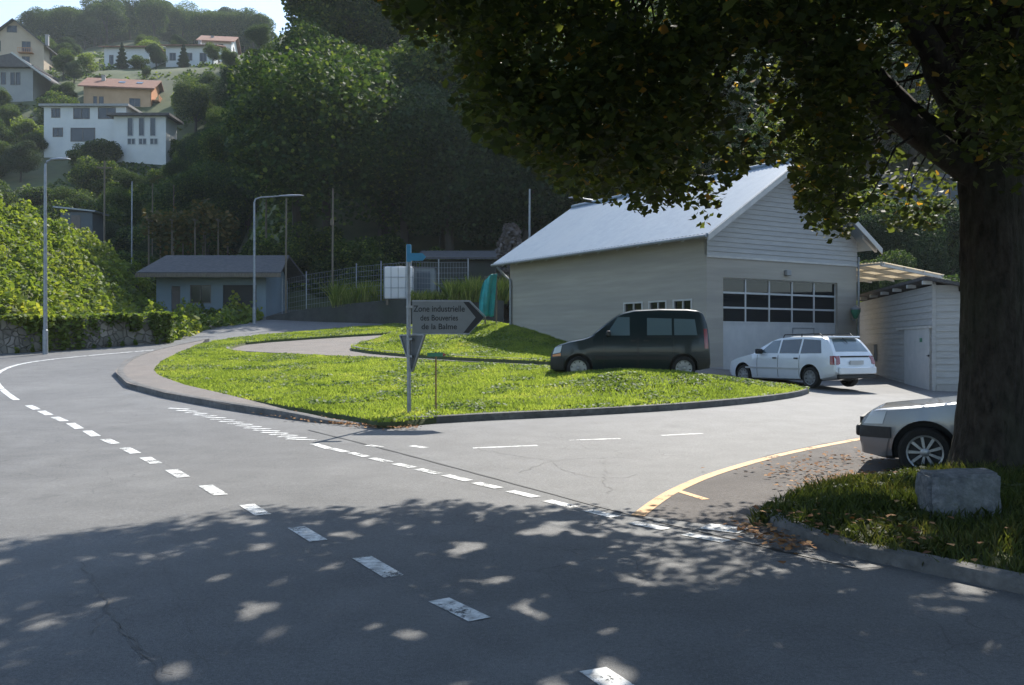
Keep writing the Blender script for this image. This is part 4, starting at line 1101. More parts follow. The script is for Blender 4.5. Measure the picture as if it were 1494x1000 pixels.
def bank_z(x, y):
    d = float(np.sqrt(((WFN-np.array([x, y]))**2).sum(1)).min())
    tol = lerp_tab([(-60,13),(-27,8.0),(-24,5.9),(-21.5,3.9),(-19,2.4),(-17.2,1.5),(-15.5,.9),(-13,.1)], x)   # height above datum, falling to the right
    zf_ = zg(x, y)+1.05+d*1.15
    z = min(zf_, tol + .02*d)
    z += .45*noise.noise((x*.45, y*.45, 7)) + .2*noise.noise((x*1.1, y*1.1, 2))
    return max(z, zg(x, y)-.1)
BP = [Vector(p) for p in wf]
nrm0 = Vector((.25, .35))
BP = [Vector((p.x-.18, p.y+.34)) for p in BP] + [Vector((we.x+.2, we.y+2)), Vector((-15.2, 45.5)), Vector((-13.6, 50.5)), Vector((-15, 55)), Vector((-19, 58)), Vector((-30, 58)), Vector((-40, 52)), Vector((-40, 36))]
bank = struct(fill('bank', BP, bank_z, M['soil'], .8))
Q = scatter(BP, 85000, 21); fz = fastz(bank_z, BP, .4)
g = np.random.default_rng(4)
lump = np.array([max(0, noise.noise((x*.8, y*.8, 12)))+.5*max(0, noise.noise((x*2.1, y*2.1, 3))) for x, y in Q])
P3 = np.c_[Q, np.array([fz(x, y) for x, y in Q]) + lump*1.7*g.random(len(Q))**.4 + .16*g.random(len(Q))]
Vv, rr = leaves_np(P3, .17, LEAF5, up=.3, seed=8, sizevar=1.2)
o = link('shrubs', polys_np('shrubs', Vv, 5, rr, M['bank_leaf'])); o['kind'] = 'stuff'
# tufts hanging over the wall and at its foot
T = []
for _ in range(22000):
    i = g.integers(len(wf)); p = wf[i]; h_ = wtop(i)
    if noise.noise((i*.31, 2, 8)) + .35*g.normal() < .0: continue
    T.append((p[0]+g.normal()*.15-.0, p[1]+g.normal()*.12-.02, zg(*p)+h_+.12-abs(g.normal())*.5*(.25+max(0, noise.noise((i*.27,5,5))+.2)*3.0)+.25*max(0, noise.noise((i*.5, 9, 1)))*g.random()))
for _ in range(500):
    i = g.integers(len(wf)); p = wf[i]; T.append((p[0]+.1, p[1]-.12+g.normal()*.06, zg(*p)+abs(g.normal())*.12))
Vv, rr = leaves_np(np.array(T), .15, LEAF5, seed=9)
o = link('ivy', polys_np('ivy', Vv, 5, rr, M['bank_leaf'])); o['kind'] = 'stuff'

# ------------------------------------------------------------ pale blue hut
HY = 53.0; hx0, hx1 = up(228, HY), up(388, HY); hz = rz(463, HY)
ht = empty('hut', (hx0, HY, hz), 'pale blue rendered hut with overhanging dark tiled roof at the end of the back road', 'hut')
Wd = hx1-hx0; hh = rz(402, HY)-hz; q = F/HY; hp = lambda p: (p-228)/q; hr = lambda r_: rz(r_, HY)-hz
m = MB(); wall_with_holes(m, (0,0,0), (1,0,0), Wd, -.6, hh, [(hp(250),hp(263),-.1,hr(418)),(hp(277),hp(308),hr(443),hr(416)),(hp(325),hp(374),hr(452),hr(416))], .2, (0,1,0))
wall_with_holes(m, (0,.2,0), (0,1,0), 5, -.6, hh, [], .2, (1,0,0)); wall_with_holes(m, (Wd-.2,.2,0), (0,1,0), 5, -.6, hh, [], .2, (1,0,0)); wall_with_holes(m, (.2,5,0), (1,0,0), Wd-.4, -.6, hh, [], .2, (0,1,0))
m.build('wall', M['hutblue'], ht)
MB().box((hp(250), .1, -.1), (hp(263), .15, hr(418))).build('door', M['shutter'], ht)
m = MB(); m.box((hp(277),.04,hr(443)),(hp(277)+.06,.12,hr(416))); m.box((hp(308)-.06,.04,hr(443)),(hp(308),.12,hr(416))); m.box((hp(277)+.06,.04,hr(443)),(hp(308)-.06,.12,hr(443)+.06)); m.box((hp(277)+.06,.04,hr(416)-.06),(hp(308)-.06,.12,hr(416))); m.box((hp(292)-.03,.05,hr(443)+.06),(hp(292)+.03,.11,hr(416)-.06))
wn = m.build('window', M['shutter'], ht); MB().box((hp(277)+.06,.08,hr(443)+.06),(hp(308)-.06,.09,hr(416)-.06)).build('pane', M['pane'], wn)
m = MB(); m.box((hp(325),.12,hr(452)),(hp(374),.17,hr(416))); gd = m.build('shutter_door', M['black'], ht)
MB().box((-.02,-.06,-.6),(hp(248),-.003,.25)).build('plinth', M['concrete'], ht)
m = MB(); r0 = hr(402)+.02; r1 = hr(370)
E = [(-.75,-1.0,r0-.05),(Wd+1.1,-1.0,r0-.05),(Wd+.7,2.6,r1),(-.4,2.6,r1)]
m.prism(E, (0,0,.14)); m.prism([(-.4,2.605,r1),(Wd+.7,2.605,r1),(Wd+1.1,6.2,r0-.05),(-.75,6.2,r0-.05)], (0,0,.14))
hrf = m.build('roof', M['tileroof'], ht)
m = MB(); m.box((-.78,-1.07,r0-.2),(Wd+1.12,-1.01,r0+.02)); m.build('fascia', M['wood'], hrf)
# gable infill
m = MB(); m.prism([(0,.1,hh),(0,5,hh),(0,2.6,r1-.02)], (.15,0,0)); m.build('gable', M['hutblue'], ht); m = MB(); m.prism([(Wd-.15,.1,hh),(Wd-.15,5,hh),(Wd-.15,2.6,r1-.02)], (.15,0,0)); m.build('gable', M['hutblue'], ht)
# old lean-to roof behind the hut with dry vine
vb = empty('pergola', (up(262, 60), 60, terrain(up(262, 60), 60)), 'weathered pergola of thin posts overgrown with dry brown vine above the hut roof', 'pergola')
vz = rz(318, 60)-vb.location.z
for i in range(4):
    for j in range(2): MB().tube([(-2+i*1.5, j*2, -.3), (-2+i*1.5, j*2, vz-.2)], .05, 6).build('post', M['wood'], vb)
for i in range(4): MB().box((-2.05+i*1.5, -.3, vz-.2), (-1.95+i*1.5, 2.3, vz-.1)).build('beam', M['wood'], vb)
Pv = np.c_[g.uniform(-2.4,3.2,1500), g.uniform(-.4,2.4,1500), vz + .2 + g.normal(size=1500)*.2 - abs(g.normal(size=1500))*1.0]
Pv[:,2] += .9*np.exp(-((Pv[:,0]-1.3)/.8)**2)
Vv, rr = leaves_np(Pv, .30, LEAF5, seed=4); link('vine', polys_np('vine', Vv, 5, rr, M['autumn']), None, vb)

# ------------------------------------------------------------ mossy wall, terrace, fence, tank, locker, tarpaulin
mw = [Vector((up(388, 51.5), 51.5)), Vector((up(440, 50.5), 50.5)), Vector((up(520, 49.5), 49.5)), Vector((up(600, 48.5), 48.5)), Vector((up(650, 48), 48)), Vector((up(735, 46.5), 46.5))]
mtop = lambda x: lerp_tab([(up(388,51.5), rz(462,51.5)), (up(440,50.5), rz(452,50.5)), (up(520,49.5), rz(442,49.5)), (up(600,48.5), rz(436,48.5)), (up(735,46.5), rz(438,46.5))], x)
m = MB()
P = resample(mw, .6); 
for i in range(len(P)-1):
    a, b = Vector(P[i]), Vector(P[i+1]); n_ = Vector((-(b-a).y, (b-a).x)).normalized()*.3
    if n_.y < 0: n_ = -n_
for i, p in enumerate(P):
    t = mtop(p[0])+.06*noise.noise((i*.7,0,0)); j = .05*noise.noise((i*.9, 3, 0))
    m.v += [(p[0], p[1]+j, zg(*p)-.3), (p[0], p[1]+.06+j, t), (p[0], p[1]+.36, t), (p[0], p[1]+.36, zg(*p)-.3)]
for i in range(len(P)-1):
    for k in range(3): m.f.append((i*4+k, i*4+k+1, i*4+k+5, i*4+k+4))
m.f += [(0,1,2,3), tuple(range(4*len(P)-4, 4*len(P)))]; m.mi = [0]*len(m.f)
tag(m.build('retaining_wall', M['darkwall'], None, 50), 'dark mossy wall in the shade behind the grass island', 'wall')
TP = [Vector((p[0], p[1]+.34)) for p in P] + [Vector((5, 60)), Vector((-11, 63))]
def tz(x, y): return max(mtop(x)-.12, terrain(x, y)+.02) + .05*noise.noise((x, y, 0))
struct(fill('terrace', TP, tz, M['soil'], .8))
fx = empty('wire_fence', (up(440, 52), 52, tz(up(440, 52), 52)), 'wire mesh fence on slim grey posts along the top of the mossy wall', 'fence')
pts = []
for a, y in ((412,53),(447,51.6),(485.5,51),(520,50.4),(556,49.8),(600,49.3),(640,49),(683,48.3)):
    pts.append(Vector((up(a, y), y, tz(up(a, y), y))))
L0 = fx.location
for p in pts: 
    MB().tube([p-L0-Vector((0,0,.2)), p-L0+Vector((0,0,2.3))], .035, 8).build('post', M['galv'], fx, 40)
m = MB()
for p, q_ in zip(pts, pts[1:]):
    for k in range(8): m.tube([p-L0+Vector((0,0,.15+k*.28)), q_-L0+Vector((0,0,.15+k*.28))], .007, 4)
    for k in range(1, 10):
        b_ = p.lerp(q_, k/10)-L0; m.tube([b_+Vector((0,0,.15)), b_+Vector((0,0,2.11))], .005, 4)
m.build('mesh', M['galv'], fx)
# sunlit weeds on the terrace
W = []
for a, b, y, n_, hgt_ in ((488,558,50.6,1900,1.35),(655,740,47.6,2300,1.3),(600,650,48.8,500,.7)):
    for _ in range(n_):
        x = up(g.uniform(a, b), y); yy = y+g.normal()*.35; W.append((x, yy, tz(x, yy), hgt_*(.35+.65*g.random())*(1-.5*noise.noise((x*1.3, 0, 0)))))
W = np.array(W); N = len(W); az = g.random(N)*6.28; u_ = np.c_[np.cos(az), np.sin(az), np.zeros(N)]*.022
base_ = W[:,:3]; ln = g.normal(size=(N,2))*.30; tip = base_+np.c_[ln*W[:,3:], W[:,3]]; mid = base_+np.c_[ln*W[:,3:]*.3, W[:,3]*.5]
V = np.stack([base_-u_*.4, base_+u_*.4, mid+u_, tip, mid-u_], 1).reshape(-1, 3)
o = link('weeds', polys_np('weeds', V, 5, g.random(N), M['straw'])); o['kind'] = 'stuff'
# white plastic tank and dark locker
ty_ = 48.9; tx = up(581, ty_); tz0 = mtop(tx)+.0
tk = empty('water_tank', (tx, ty_+.5, tz(tx, ty_+.5)), 'white plastic cube tank in a wire cage on the mossy wall', 'tank')
hT = rz(389, ty_)-tk.location.z; hB_ = rz(436, ty_)-tk.location.z
m = MB(); m.box((-.74,-.5,hB_),(.74,.55,hT)); bevel(m.build('tank', M['tank'], tk, 40), .09, 3)
m = MB()
for k in range(5):
    for s_ in (-.52,.57): m.tube([(-.76+k*.38,s_,hB_),(-.76+k*.38,s_,hT)],.012,5)
for k in range(4):
    z_ = hB_+(hT-hB_)*k/3; m.tube([(-.77,-.53,z_),(.77,-.53,z_),(.77,.58,z_),(-.77,.58,z_),(-.77,-.53,z_)],.012,5)
m.build('cage', M['galv'], tk)
m = MB(); m.lathe([(.11,hT),(.11,hT+.06),(.09,hT+.07)], 'z', (0,0,0), 16); m.build('lid', M['black'], tk)
m = MB()
for s_ in (-.65,0,.55): m.box((s_,-.5,-.15),(s_+.12,.55,hB_-.04))
m.box((-.76,-.52,hB_-.04),(.76,.57,hB_)); m.build('pallet', M['wood'], tk)
ly = 49.6; lx = up(617, ly)
lk = empty('cabin', (lx, ly+.6, tz(lx, ly+.6)), 'dark grey metal cabin with flat roof right behind the white tank', 'cabin')
hL = rz(391, ly)-lk.location.z; m = MB(); m.box((-.6,-.5,-.2),(.62,.6,hL)); lbdy = m.build('wall', M['signface'], lk)
MB().box((-.66,-.56,hL),(.68,.66,hL+.06)).build('roof', M['tileroof'], lk)
m = MB(); m.box((-.35,-.53,0),(.4,-.505,hL-.2)); m.build('door', M['bluegrey'], lk)
# stone barn behind the wall
bb = empty('barn', (up(668, 54), 54.5, terrain(up(668,54),54.5)), 'low dark stone outbuilding with shallow roof in deep shade behind the grey cabin', 'outbuilding')
hb_ = rz(372, 54)-bb.location.z
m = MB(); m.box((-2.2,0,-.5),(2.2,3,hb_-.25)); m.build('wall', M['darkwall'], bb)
m = MB(); m.prism([(-2.5,-.4,hb_-.25),(2.5,-.4,hb_-.25),(2.5,3.3,hb_+.5),(-2.5,3.3,hb_+.5)],(0,0,.12)); m.build('roof', M['tileroof'], bb)
# teal tarpaulin hanging at the far corner of the workshop
tp = wl(-.55, 12.5); tpz = zB(*tp) if inpoly(tp.x, tp.y, ISLB) else zg(*tp)+.8
m = MB(); nu, nv = 14, 14; zt_, zb_ = rz(399, tp.y), rz(462, tp.y)
for i in range(nu+1):
    for j in range(nv+1):
        u_ = i/nu; v_ = j/nv
        wv = .10*math.sin(u_*9+v_*2)+.06*math.sin(u_*21)
        xx = -.30+.62*u_*(1-.25*v_) - .16*math.sin(v_*2.2)*(1-u_)
        z_ = zt_+(zb_-zt_)*v_ - .45*(1-u_)**2.2*(1-v_)+ .02*math.sin(u_*13)
        m.v.append((tp.x+xx, tp.y+wv+.35*v_*(u_-.5), z_))
for i in range(nu):
    for j in range(nv): m.f.append((i*(nv+1)+j, (i+1)*(nv+1)+j, (i+1)*(nv+1)+j+1, i*(nv+1)+j+1))
m.mi = [0]*len(m.f)
to = m.build('tarpaulin', M['teal'], None, True); md = to.modifiers.new('s', 'SOLIDIFY'); md.thickness = .012
tag(to, 'crumpled teal tarpaulin hung at the far left corner of the workshop', 'tarpaulin')
m = MB(); m.tube([(tp.x-.2, tp.y+.15, tpz-.3), (tp.x-.2, tp.y+.15, zt_-.1)], .04, 6); m.tube([(tp.x+.28, tp.y+.15, tpz-.3), (tp.x+.28, tp.y+.15, zt_+.02)], .04, 6); m.tube([(tp.x-.24, tp.y+.15, zt_-.18), (tp.x+.32, tp.y+.15, zt_+.0)], .03, 6)
tag(m.build('rack', M['wood'], None), 'wooden rack under the teal tarpaulin by the workshop corner', 'rack')

# ------------------------------------------------------------ granite block under the tree
sb = gp(1412, 756, .18); bx = sb.x; by = sb.y; wS = 102/F*by; hS = 60/F*by
bm = bmesh.new(); bmesh.ops.create_cube(bm, size=1)
bmesh.ops.scale(bm, vec=(wS, .34, hS+.1), verts=bm.verts)
bmesh.ops.bevel(bm, geom=list(bm.edges), offset=.022, segments=2, affect='EDGES')
bmesh.ops.subdivide_edges(bm, edges=list(bm.edges), cuts=4, use_grid_fill=True)
for v in bm.verts:
    k = v.co*7; v.co += Vector((noise.noise(k), noise.noise(k+Vector((9,0,0))), noise.noise(k+Vector((0,9,0)))))*.024
    if v.co.z > 0: v.co.z += .012*noise.noise((v.co.x*9, 0, 0)) + v.co.x*.03
me = bpy.data.meshes.new('stone_block'); bm.to_mesh(me); bm.free()
o = link('stone_block', me, M['stone'], None, 35); o.location = (bx, by+.17, zV(bx, by)+hS/2-.03); o.rotation_euler = (0, 0, R(-6))
tag(o, 'squared rough granite block lying in the grass in front of the big trunk', 'stone')

# ------------------------------------------------------------ the big tree
TX, TY = up(1440, 10.1), 10.1; TZ = zV(TX, TY)
tree = empty('maple_tree', (TX, TY, TZ), 'big dark maple with thick trunk on the verge, its boughs hanging over the junction', 'tree')
m = MB(); ht_ = [(-.25,.52),(.0,.43),(.15,.385),(.4,.345),(.9,.325),(1.8,.312),(2.8,.305),(3.6,.34)]
ns = 110; hs = np.linspace(-.25, 3.6, 90)
for i, h_ in enumerate(hs):
    r_ = lerp_tab(ht_, h_)
    for k in range(ns):
        a = 2*math.pi*k/ns; ca, sa = math.cos(a), math.sin(a)
        wob = .35*noise.noise((ca*1.2, sa*1.2, h_*.9))
        rid = abs(noise.noise((ca*5.5+wob, sa*5.5+wob, h_*1.5)))*.6 + abs(noise.noise((ca*11+wob, sa*11, h_*3.2+3)))*.4
        rr_ = r_*(1+.05*math.sin(a*3+1)+.03*noise.noise((ca*2, sa*2, h_*.6))) + .10*max(0, math.sin(a*4+.6))*max(0, .5-h_) + .055*min(rid, .5) - .012
        m.v.append((rr_*ca+.025*h_+.03*math.sin(h_*1.3), rr_*sa, h_))
for i in range(len(hs)-1):
    for k in range(ns): m.f.append((i*ns+k, i*ns+(k+1) % ns, (i+1)*ns+(k+1) % ns, (i+1)*ns+k))
m.mi = [0]*len(m.f)
LB = [(-400,-40),(540,-30),(590,20),(640,105),(700,175),(760,205),(800,245),(860,262),(900,268),(950,285),(1000,262),(1015,318),(1045,322),(1060,245),(1100,205),(1150,212),(1168,292),(1212,322),(1238,322),(1256,255),(1290,300),(1335,310),(1400,285),(1494,250),(2500,250)]
limbs = []
def limb(p0, d, L_, r0, depth, seed):
    rg = random.Random(seed); p = Vector(p0); d = Vector(d).normalized(); pts = [p.copy()]; n_ = 7
    for i in range(n_):
        d = (d + Vector((rg.uniform(-.2,.2), rg.uniform(-.2,.2), rg.uniform(-.10,.14)))).normalized()
        p = p + d*L_/n_; pts.append(p.copy())
    for i in range(1, len(pts)):
        wx, wy, wz = pts[i].x+TX, pts[i].y+TY, pts[i].z+TZ
        if wy > 1.2 and CX+wx*F/wy < 760 and CY-(wz-EYE)*F/wy > -90: pts = pts[:max(2, i)]; break
        if wy > 1.2 and CY-(wz-EYE)*F/wy > lerp_tab(LB, CX+wx*F/wy)-45 and pts[i].length > 3.4: pts = pts[:max(2, i)]; break
    n_ = len(pts)-1
    m.tube(pts, [r0*(1-.8*i/7) for i in range(n_+1)], 8 if depth == 0 else 6)
    limbs.append(pts)
    if depth < 2:
        for k in range(4 if depth == 0 else 3):
            j = rg.randint(min(2, n_), max(n_-1, min(2, n_))); side = Vector((rg.uniform(-1,1), rg.uniform(-1,1), rg.uniform(-.25,.5)))
            limb(pts[j], d*.8+side, L_*rg.uniform(.4,.6), r0*(1-.8*j/n_)*.75, depth+1, seed*7+k)
for i, (a, e, L_, r0) in enumerate(((178,40,7.5,.17),(146,46,7.5,.18),(212,42,7,.16),(100,45,6.5,.2),(60,30,6.5,.18),(20,35,6.5,.18),(-40,35,6,.17),(-100,40,6,.16),(125,68,8,.22),(-60,72,7.5,.2),(195,55,8,.2),(240,42,7,.16))):
    limb((.09,0,3.1+.12*i), (math.cos(R(a))*math.cos(R(e)), math.sin(R(a))*math.cos(R(e)), math.sin(R(e))), L_, r0, 0, 31+i)
m.build('trunk', M['bark'], tree, 60)
# crown: where may a leaf hang? its outline is bounded below, and by the edge of the shade it throws on the road
SE = [tuple(gp(a, b)[:2]) for a, b in ((-60,795),(90,780),(180,766),(280,750),(370,737),(470,741),(540,740),(600,733),(660,729),(720,740),(790,742),(860,735),(920,728),(990,727),(1050,727))]
SE = [(-14,7.2)] + SE + [(3.0,9.6),(4.0,11.0),(6,12.5),(14,14)]
cot = 1/math.tan(R(SUN_EL)); sx, sy = math.sin(R(SUN_AZ))*cot, math.cos(R(SUN_AZ))*cot
def lit_shaft(lx, ly, y):
    # leaves left out on the far side of the crown to let the sun in
    return y > 13.0 and ((abs(lx-4.0) < 1.5 and 5.2 < ly < 10.3) or (abs(lx-1.6) < 1.0 and 6.3 < ly < 9.2))
def gapf(x, y, z):
    a, b = x-sx*z, y-sy*z
    return noise.noise((a*4.0, b*2.6, 4.4)) + .6*noise.noise((a*8.2, b*5.4, 8.8)) + .28*noise.noise((a*.5, b*.4, 1.1)) > -.41
g = np.random.default_rng(77); C = []; tries = 0
tw = np.array([p for l_ in limbs for p in l_[1:]]) + np.array([TX, TY, TZ])
while len(C) < 3600 and tries < 400000:
    tries += 1
    x, y, z = g.uniform(-7, 15), g.uniform(1.5, 19), g.uniform(2.9, 15)
    e = ((x-4.3)/10.6)**2 + ((y-10)/8.8)**2 + ((z-8)/6.6)**2
    if e > 1 or g.random() > .25+.75*e: continue
    dp = y; r_ = CY-(z-EYE)*F/dp; p_ = CX+x*F/dp
    lim = lerp_tab(LB, p_)
    if r_ > lim-12: continue
    if r_ > -60 and (y < 7 or g.random() < .75): continue
    if r_ > -60 and y > 3:
        # thin windows through the leaves
        if 1042 < p_ < 1172 and 40 < r_ < 225 and g.random() < (.3 if 11.6 < y < 13.0 else .98): continue
        if 1250 < p_ < 1412 and 0 < r_ < 320 and g.random() < (.15 if 11.6 < y < 13.0 else .99): continue
        if 950 < p_ < 990 and r_ < 25 and g.random() < .8: continue
    lx_, ly_ = x-sx*(z-.1), y-sy*(z-.1)
    if ly_ > lerp_tab(SE, lx_)-.12: continue
    if noise.noise((x*.55, y*.55, z*.55)) < (-.12 if r_ > -60 else -.3): continue
    # sun-fleck gaps along the light's direction
    if lit_shaft(lx_, ly_, y): continue
    C.append((x, y, z))
GLOB = len(C); vis = 0; tries = 0
while vis < 1500 and tries < 300000:
    tries += 1
    p_, r_, y = g.uniform(570, 1560), g.uniform(-60, 335), g.uniform(6.8, 15.5)
    lim = lerp_tab(LB, p_) + 42*noise.noise((p_/46, 0, 2)) + 22*noise.noise((p_/15, 3, 2)) + 8
    if r_ > lim+4: continue
    x, z = (p_-CX)/F*y, EYE+(CY-r_)/F*y
    if z < 2.7: continue
    if 1042 < p_ < 1172 and 40 < r_ < 225 and g.random() < (.3 if 11.6 < y < 13.0 else .98): continue
    if 1250 < p_ < 1412 and 0 < r_ < 320 and g.random() < (.15 if 11.6 < y < 13.0 else .99): continue
    if 950 < p_ < 990 and r_ < 25 and g.random() < .8: continue
    lx_, ly_ = x-sx*(z-.1), y-sy*(z-.1)
    if ly_ > lerp_tab(SE, lx_)-.12: continue
    if noise.noise((x*.9, y*.9, z*.9)) < -.05 or noise.noise((p_/75, r_/75, 6.6)) < -.22: continue
    if lit_shaft(lx_, ly_, y): continue
    C.append((x, y, z)); vis += 1
C = np.array(C)
big_ = np.arange(len(C)) < GLOB
P = np.concatenate([np.repeat(C[big_], 26, 0), np.repeat(C[~big_], 46, 0)]); sz_ = np.concatenate([np.full(GLOB*26, .115), np.full(len(C[~big_])*46, .072)])
P = P + g.normal(size=P.shape)*np.array([.22,.22,.15])*(sz_[:,None]/.115*.6+.4)
py = np.maximum(P[:,1], .5); rw_ = CY-(P[:,2]-EYE)*F/py; pc = CX+P[:,0]*F/py
lim = np.interp(pc, [a for a, _ in LB], [b for _, b in LB]) + 34
lxx = P[:,0]-sx*P[:,2]; lyy = P[:,1]-sy*P[:,2]; se = np.interp(lxx, [a for a, _ in SE], [b for _, b in SE])
ok = (rw_ < lim) & (lyy < se+.10) & (P[:,1] > .6)
gap = lambda A: np.array([gapf(a, b, c) for a, b, c in A])
ok[ok] = gap(P[ok])
P = P[ok]; sz_ = sz_[ok]
# dense upper storey of the crown, out of view, added to deepen the shade
U = []
while len(U) < 2600:
    x, y, z = g.uniform(-7, 15), g.uniform(1.5, 19), g.uniform(7.5, 15)
    if ((x-4.3)/10.6)**2 + ((y-10)/8.8)**2 + ((z-8)/6.8)**2 > 1: continue
    if CY-(z-EYE)*F/y > (-70 if y > 7 else -260): continue
    lx_, ly_ = x-sx*z, y-sy*z
    if ly_ > lerp_tab(SE, lx_)-.5 or lit_shaft(lx_, ly_, y): continue
    U.append((x, y, z))
U = np.repeat(np.array(U), 18, 0); U = U + g.normal(size=U.shape)*np.array([.3,.3,.2])
lxx = U[:,0]-sx*U[:,2]; lyy = U[:,1]-sy*U[:,2]; U = U[lyy < np.interp(lxx, [a for a, _ in SE], [b for _, b in SE])+.1]
U = U[gap(U)]
Vv, rr = leaves_np(P - np.array([TX, TY, TZ]), sz_, LEAF, up=.7, seed=3, sizevar=.7)
V2, r2 = leaves_np(U - np.array([TX, TY, TZ]), .19, LEAF, up=1.2, seed=6)
Vv = np.concatenate([Vv, V2]); rr = np.concatenate([rr, r2])
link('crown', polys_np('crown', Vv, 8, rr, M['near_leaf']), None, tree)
print('CROWN', len(C), len(P), tries)
# twigs that carry the clusters
m = MB()
ct = C - np.array([TX, TY, TZ]); twl = tw - np.array([TX, TY, TZ])
for c, cw in zip(ct[::3], C[::3]):
    if not gapf(*cw): continue
    d2 = ((twl-c)**2).sum(1); q_ = twl[int(d2.argmin())]
    if d2.min() < 3.2: m.tube([q_, q_*.65+c*.35+g.normal(size=3)*.06+np.array([0,0,.10]), q_*.3+c*.7+g.normal(size=3)*.06+np.array([0,0,.08]), c], [.02,.014,.009,.004], 4, 0, False)
m.build('twigs', M['bark'], tree)['kind'] = 'stuff'

# ------------------------------------------------------------ houses on the hillside
def house(name, label, cat, x, y, z, w_, d, h, rot=0, roof=('gable_y', 35, .5), wallm='cream', roofm='slate', wins=(), chimney=None, extra=None, winm='pane', frames=True):
    """local x along the front (front at y=0, facing the camera); wins: (face, a, z0, w, h)"""
    o = empty(name, (x, y, z), label, cat, None, rot)
    kind, pitch, ov = roof; tp_ = math.tan(R(pitch)); m = MB()
    if kind == 'gable_y':      # ridge runs away from the viewer, gable in front
        rz_ = h+w_/2*tp_; m.prism([(0,0,-4),(w_,0,-4),(w_,0,h),(w_/2,0,rz_),(0,0,h)], (0,d,0))
    elif kind == 'gable_x':
        rz_ = h+d/2*tp_; m.prism([(0,0,-4),(0,d,-4),(0,d,h),(0,d/2,rz_),(0,0,h)], (w_,0,0))
    else: m.box((0,0,-4),(w_,d,h))
    m.build('wall', M[wallm], o); m = MB(); t = .22
    if kind == 'gable_y':
        for sg in (1,-1):
            e = Vector((w_/2-sg*(w_/2+ov), -ov, h-ov*tp_+.02)); r_ = Vector((w_/2, -ov, rz_+.02))
            m.prism([e, r_, r_+Vector((0,0,t)), e+Vector((0,0,t))], (0, d+2*ov, 0))
    elif kind == 'gable_x':
        for sg in (1,-1):
            e = Vector((-ov, d/2-sg*(d/2+ov), h-ov*tp_+.02)); r_ = Vector((-ov, d/2, rz_+.02))
            m.prism([e, r_, r_+Vector((0,0,t)), e+Vector((0,0,t))], (w_+2*ov, 0, 0))
    elif kind == 'flat': m.box((-ov,-ov,h+.003),(w_+ov,d+ov,h+.35))
    rf = m.build('roof', M[roofm], o)
    for (fc, a, z0, ww, hh) in wins:
        q = MB(); f_ = .09; dd = .05
        def bx(u0, u1, v0, v1, d0, d1, mm):
            if fc == 'f': mm.box((u0,-d1,v0),(u1,-d0,v1))
            else: mm.box((w_+d0,u0,v0),(w_+d1,u1,v1))
        bx(a-f_, a, z0-f_, z0+hh+f_, .002, dd+.02, q); bx(a+ww, a+ww+f_, z0-f_, z0+hh+f_, .002, dd+.02, q); bx(a, a+ww, z0-f_, z0, .002, dd+.02, q); bx(a, a+ww, z0+hh, z0+hh+f_, .002, dd+.02, q)
        if ww > .8: bx(a+ww/2-.04, a+ww/2+.04, z0, z0+hh, .012, dd, q)
        wf_ = q.build('window', M['white' if frames else 'shutter'], o)
        q = MB(); bx(a, a+ww, z0, z0+hh, .003, .012, q); q.build('pane', M[winm], wf_)
    if chimney:
        cx_, cy_, cz_ = chimney; m = MB(); m.box((cx_,cy_,cz_-1.2),(cx_+.6,cy_+.6,cz_+.9)); m.box((cx_-.08,cy_-.08,cz_+.9),(cx_+.68,cy_+.68,cz_+1.02)); m.build('chimney', M['concrete'], rf)
    return o
# big cream chalet, far left
y = 185; k = y/F
A0 = up(-22, y); hA = house('house', 'tall cream house with steep dark gable and sunlit right wall at the far left', 'house', A0, y, rz(104,y)-1, 82*k, 13, rz(58,y)-rz(104,y)+.4, R(6), ('gable_y',39,1.0), 'cream','slate',
    [('f',31*k,9.0,13*k,1.2),('f',22*k-1.6,5.1,11*k,2.0),('f',52*k,5.1,11*k,2.0),('f',22*k-1.6,2,9*k,2.0),('f',52*k,1.9,10*k,2.2),('r',3,4.6,1.1,1.6),('r',8,4.6,1.1,1.6),('r',3,1.6,1.1,1.6),('r',8,1.6,1.1,1.6)], chimney=(70*k,5,9.3), frames=False)
m = MB(); m.box((48*k,-1.0,4.7),(68*k,-.01,4.82)); 
for i in range(9): m.box((48*k+i*20*k/8-.03,-1.0,4.82),(48*k+i*20*k/8+.03,-.95,5.6))
m.box((48*k,-1.0,5.6),(68*k,-.95,5.68)); m.build('balcony', M['orangewood'], hA)
# house in front with one long falling eave
y = 165; k = y/F
hB2 = house('house', 'grey house with long dark roof falling to the right, below the tall cream house', 'house', up(-40,y), y, rz(131,y), 88*k, 9, rz(98,y)-rz(131,y), 0, ('flat',0,.2), 'greyrender','slate',[('f',42*k,1.0,6*k,2.0),('f',56*k,.9,5*k,2.1),('f',64*k,.9,5*k,2.1)], frames=False)
m = MB(); m.prism([(-20*k,-1,4.1),(62*k,-1,rz(80,y)-rz(131,y)),(118*k,-1,rz(119,y)-rz(131,y)),(118*k,-1,rz(119,y)-rz(131,y)-.35),(86*k,-1,3.8),(0,-1,3.8)],(0,11,0)); pr = m.build('pitched_roof', M['slate'], hB2)
m = MB(); m.prism([(60*k,-1.06,rz(80,y)-rz(131,y)),(62*k,-1.06,rz(79,y)-rz(131,y)+.1),(119*k,-1.06,rz(119,y)-rz(131,y)+.1),(118*k,-1.06,rz(121,y)-rz(131,y))],(0,.05,0)); m.build('barge_board', M['trim'], pr)
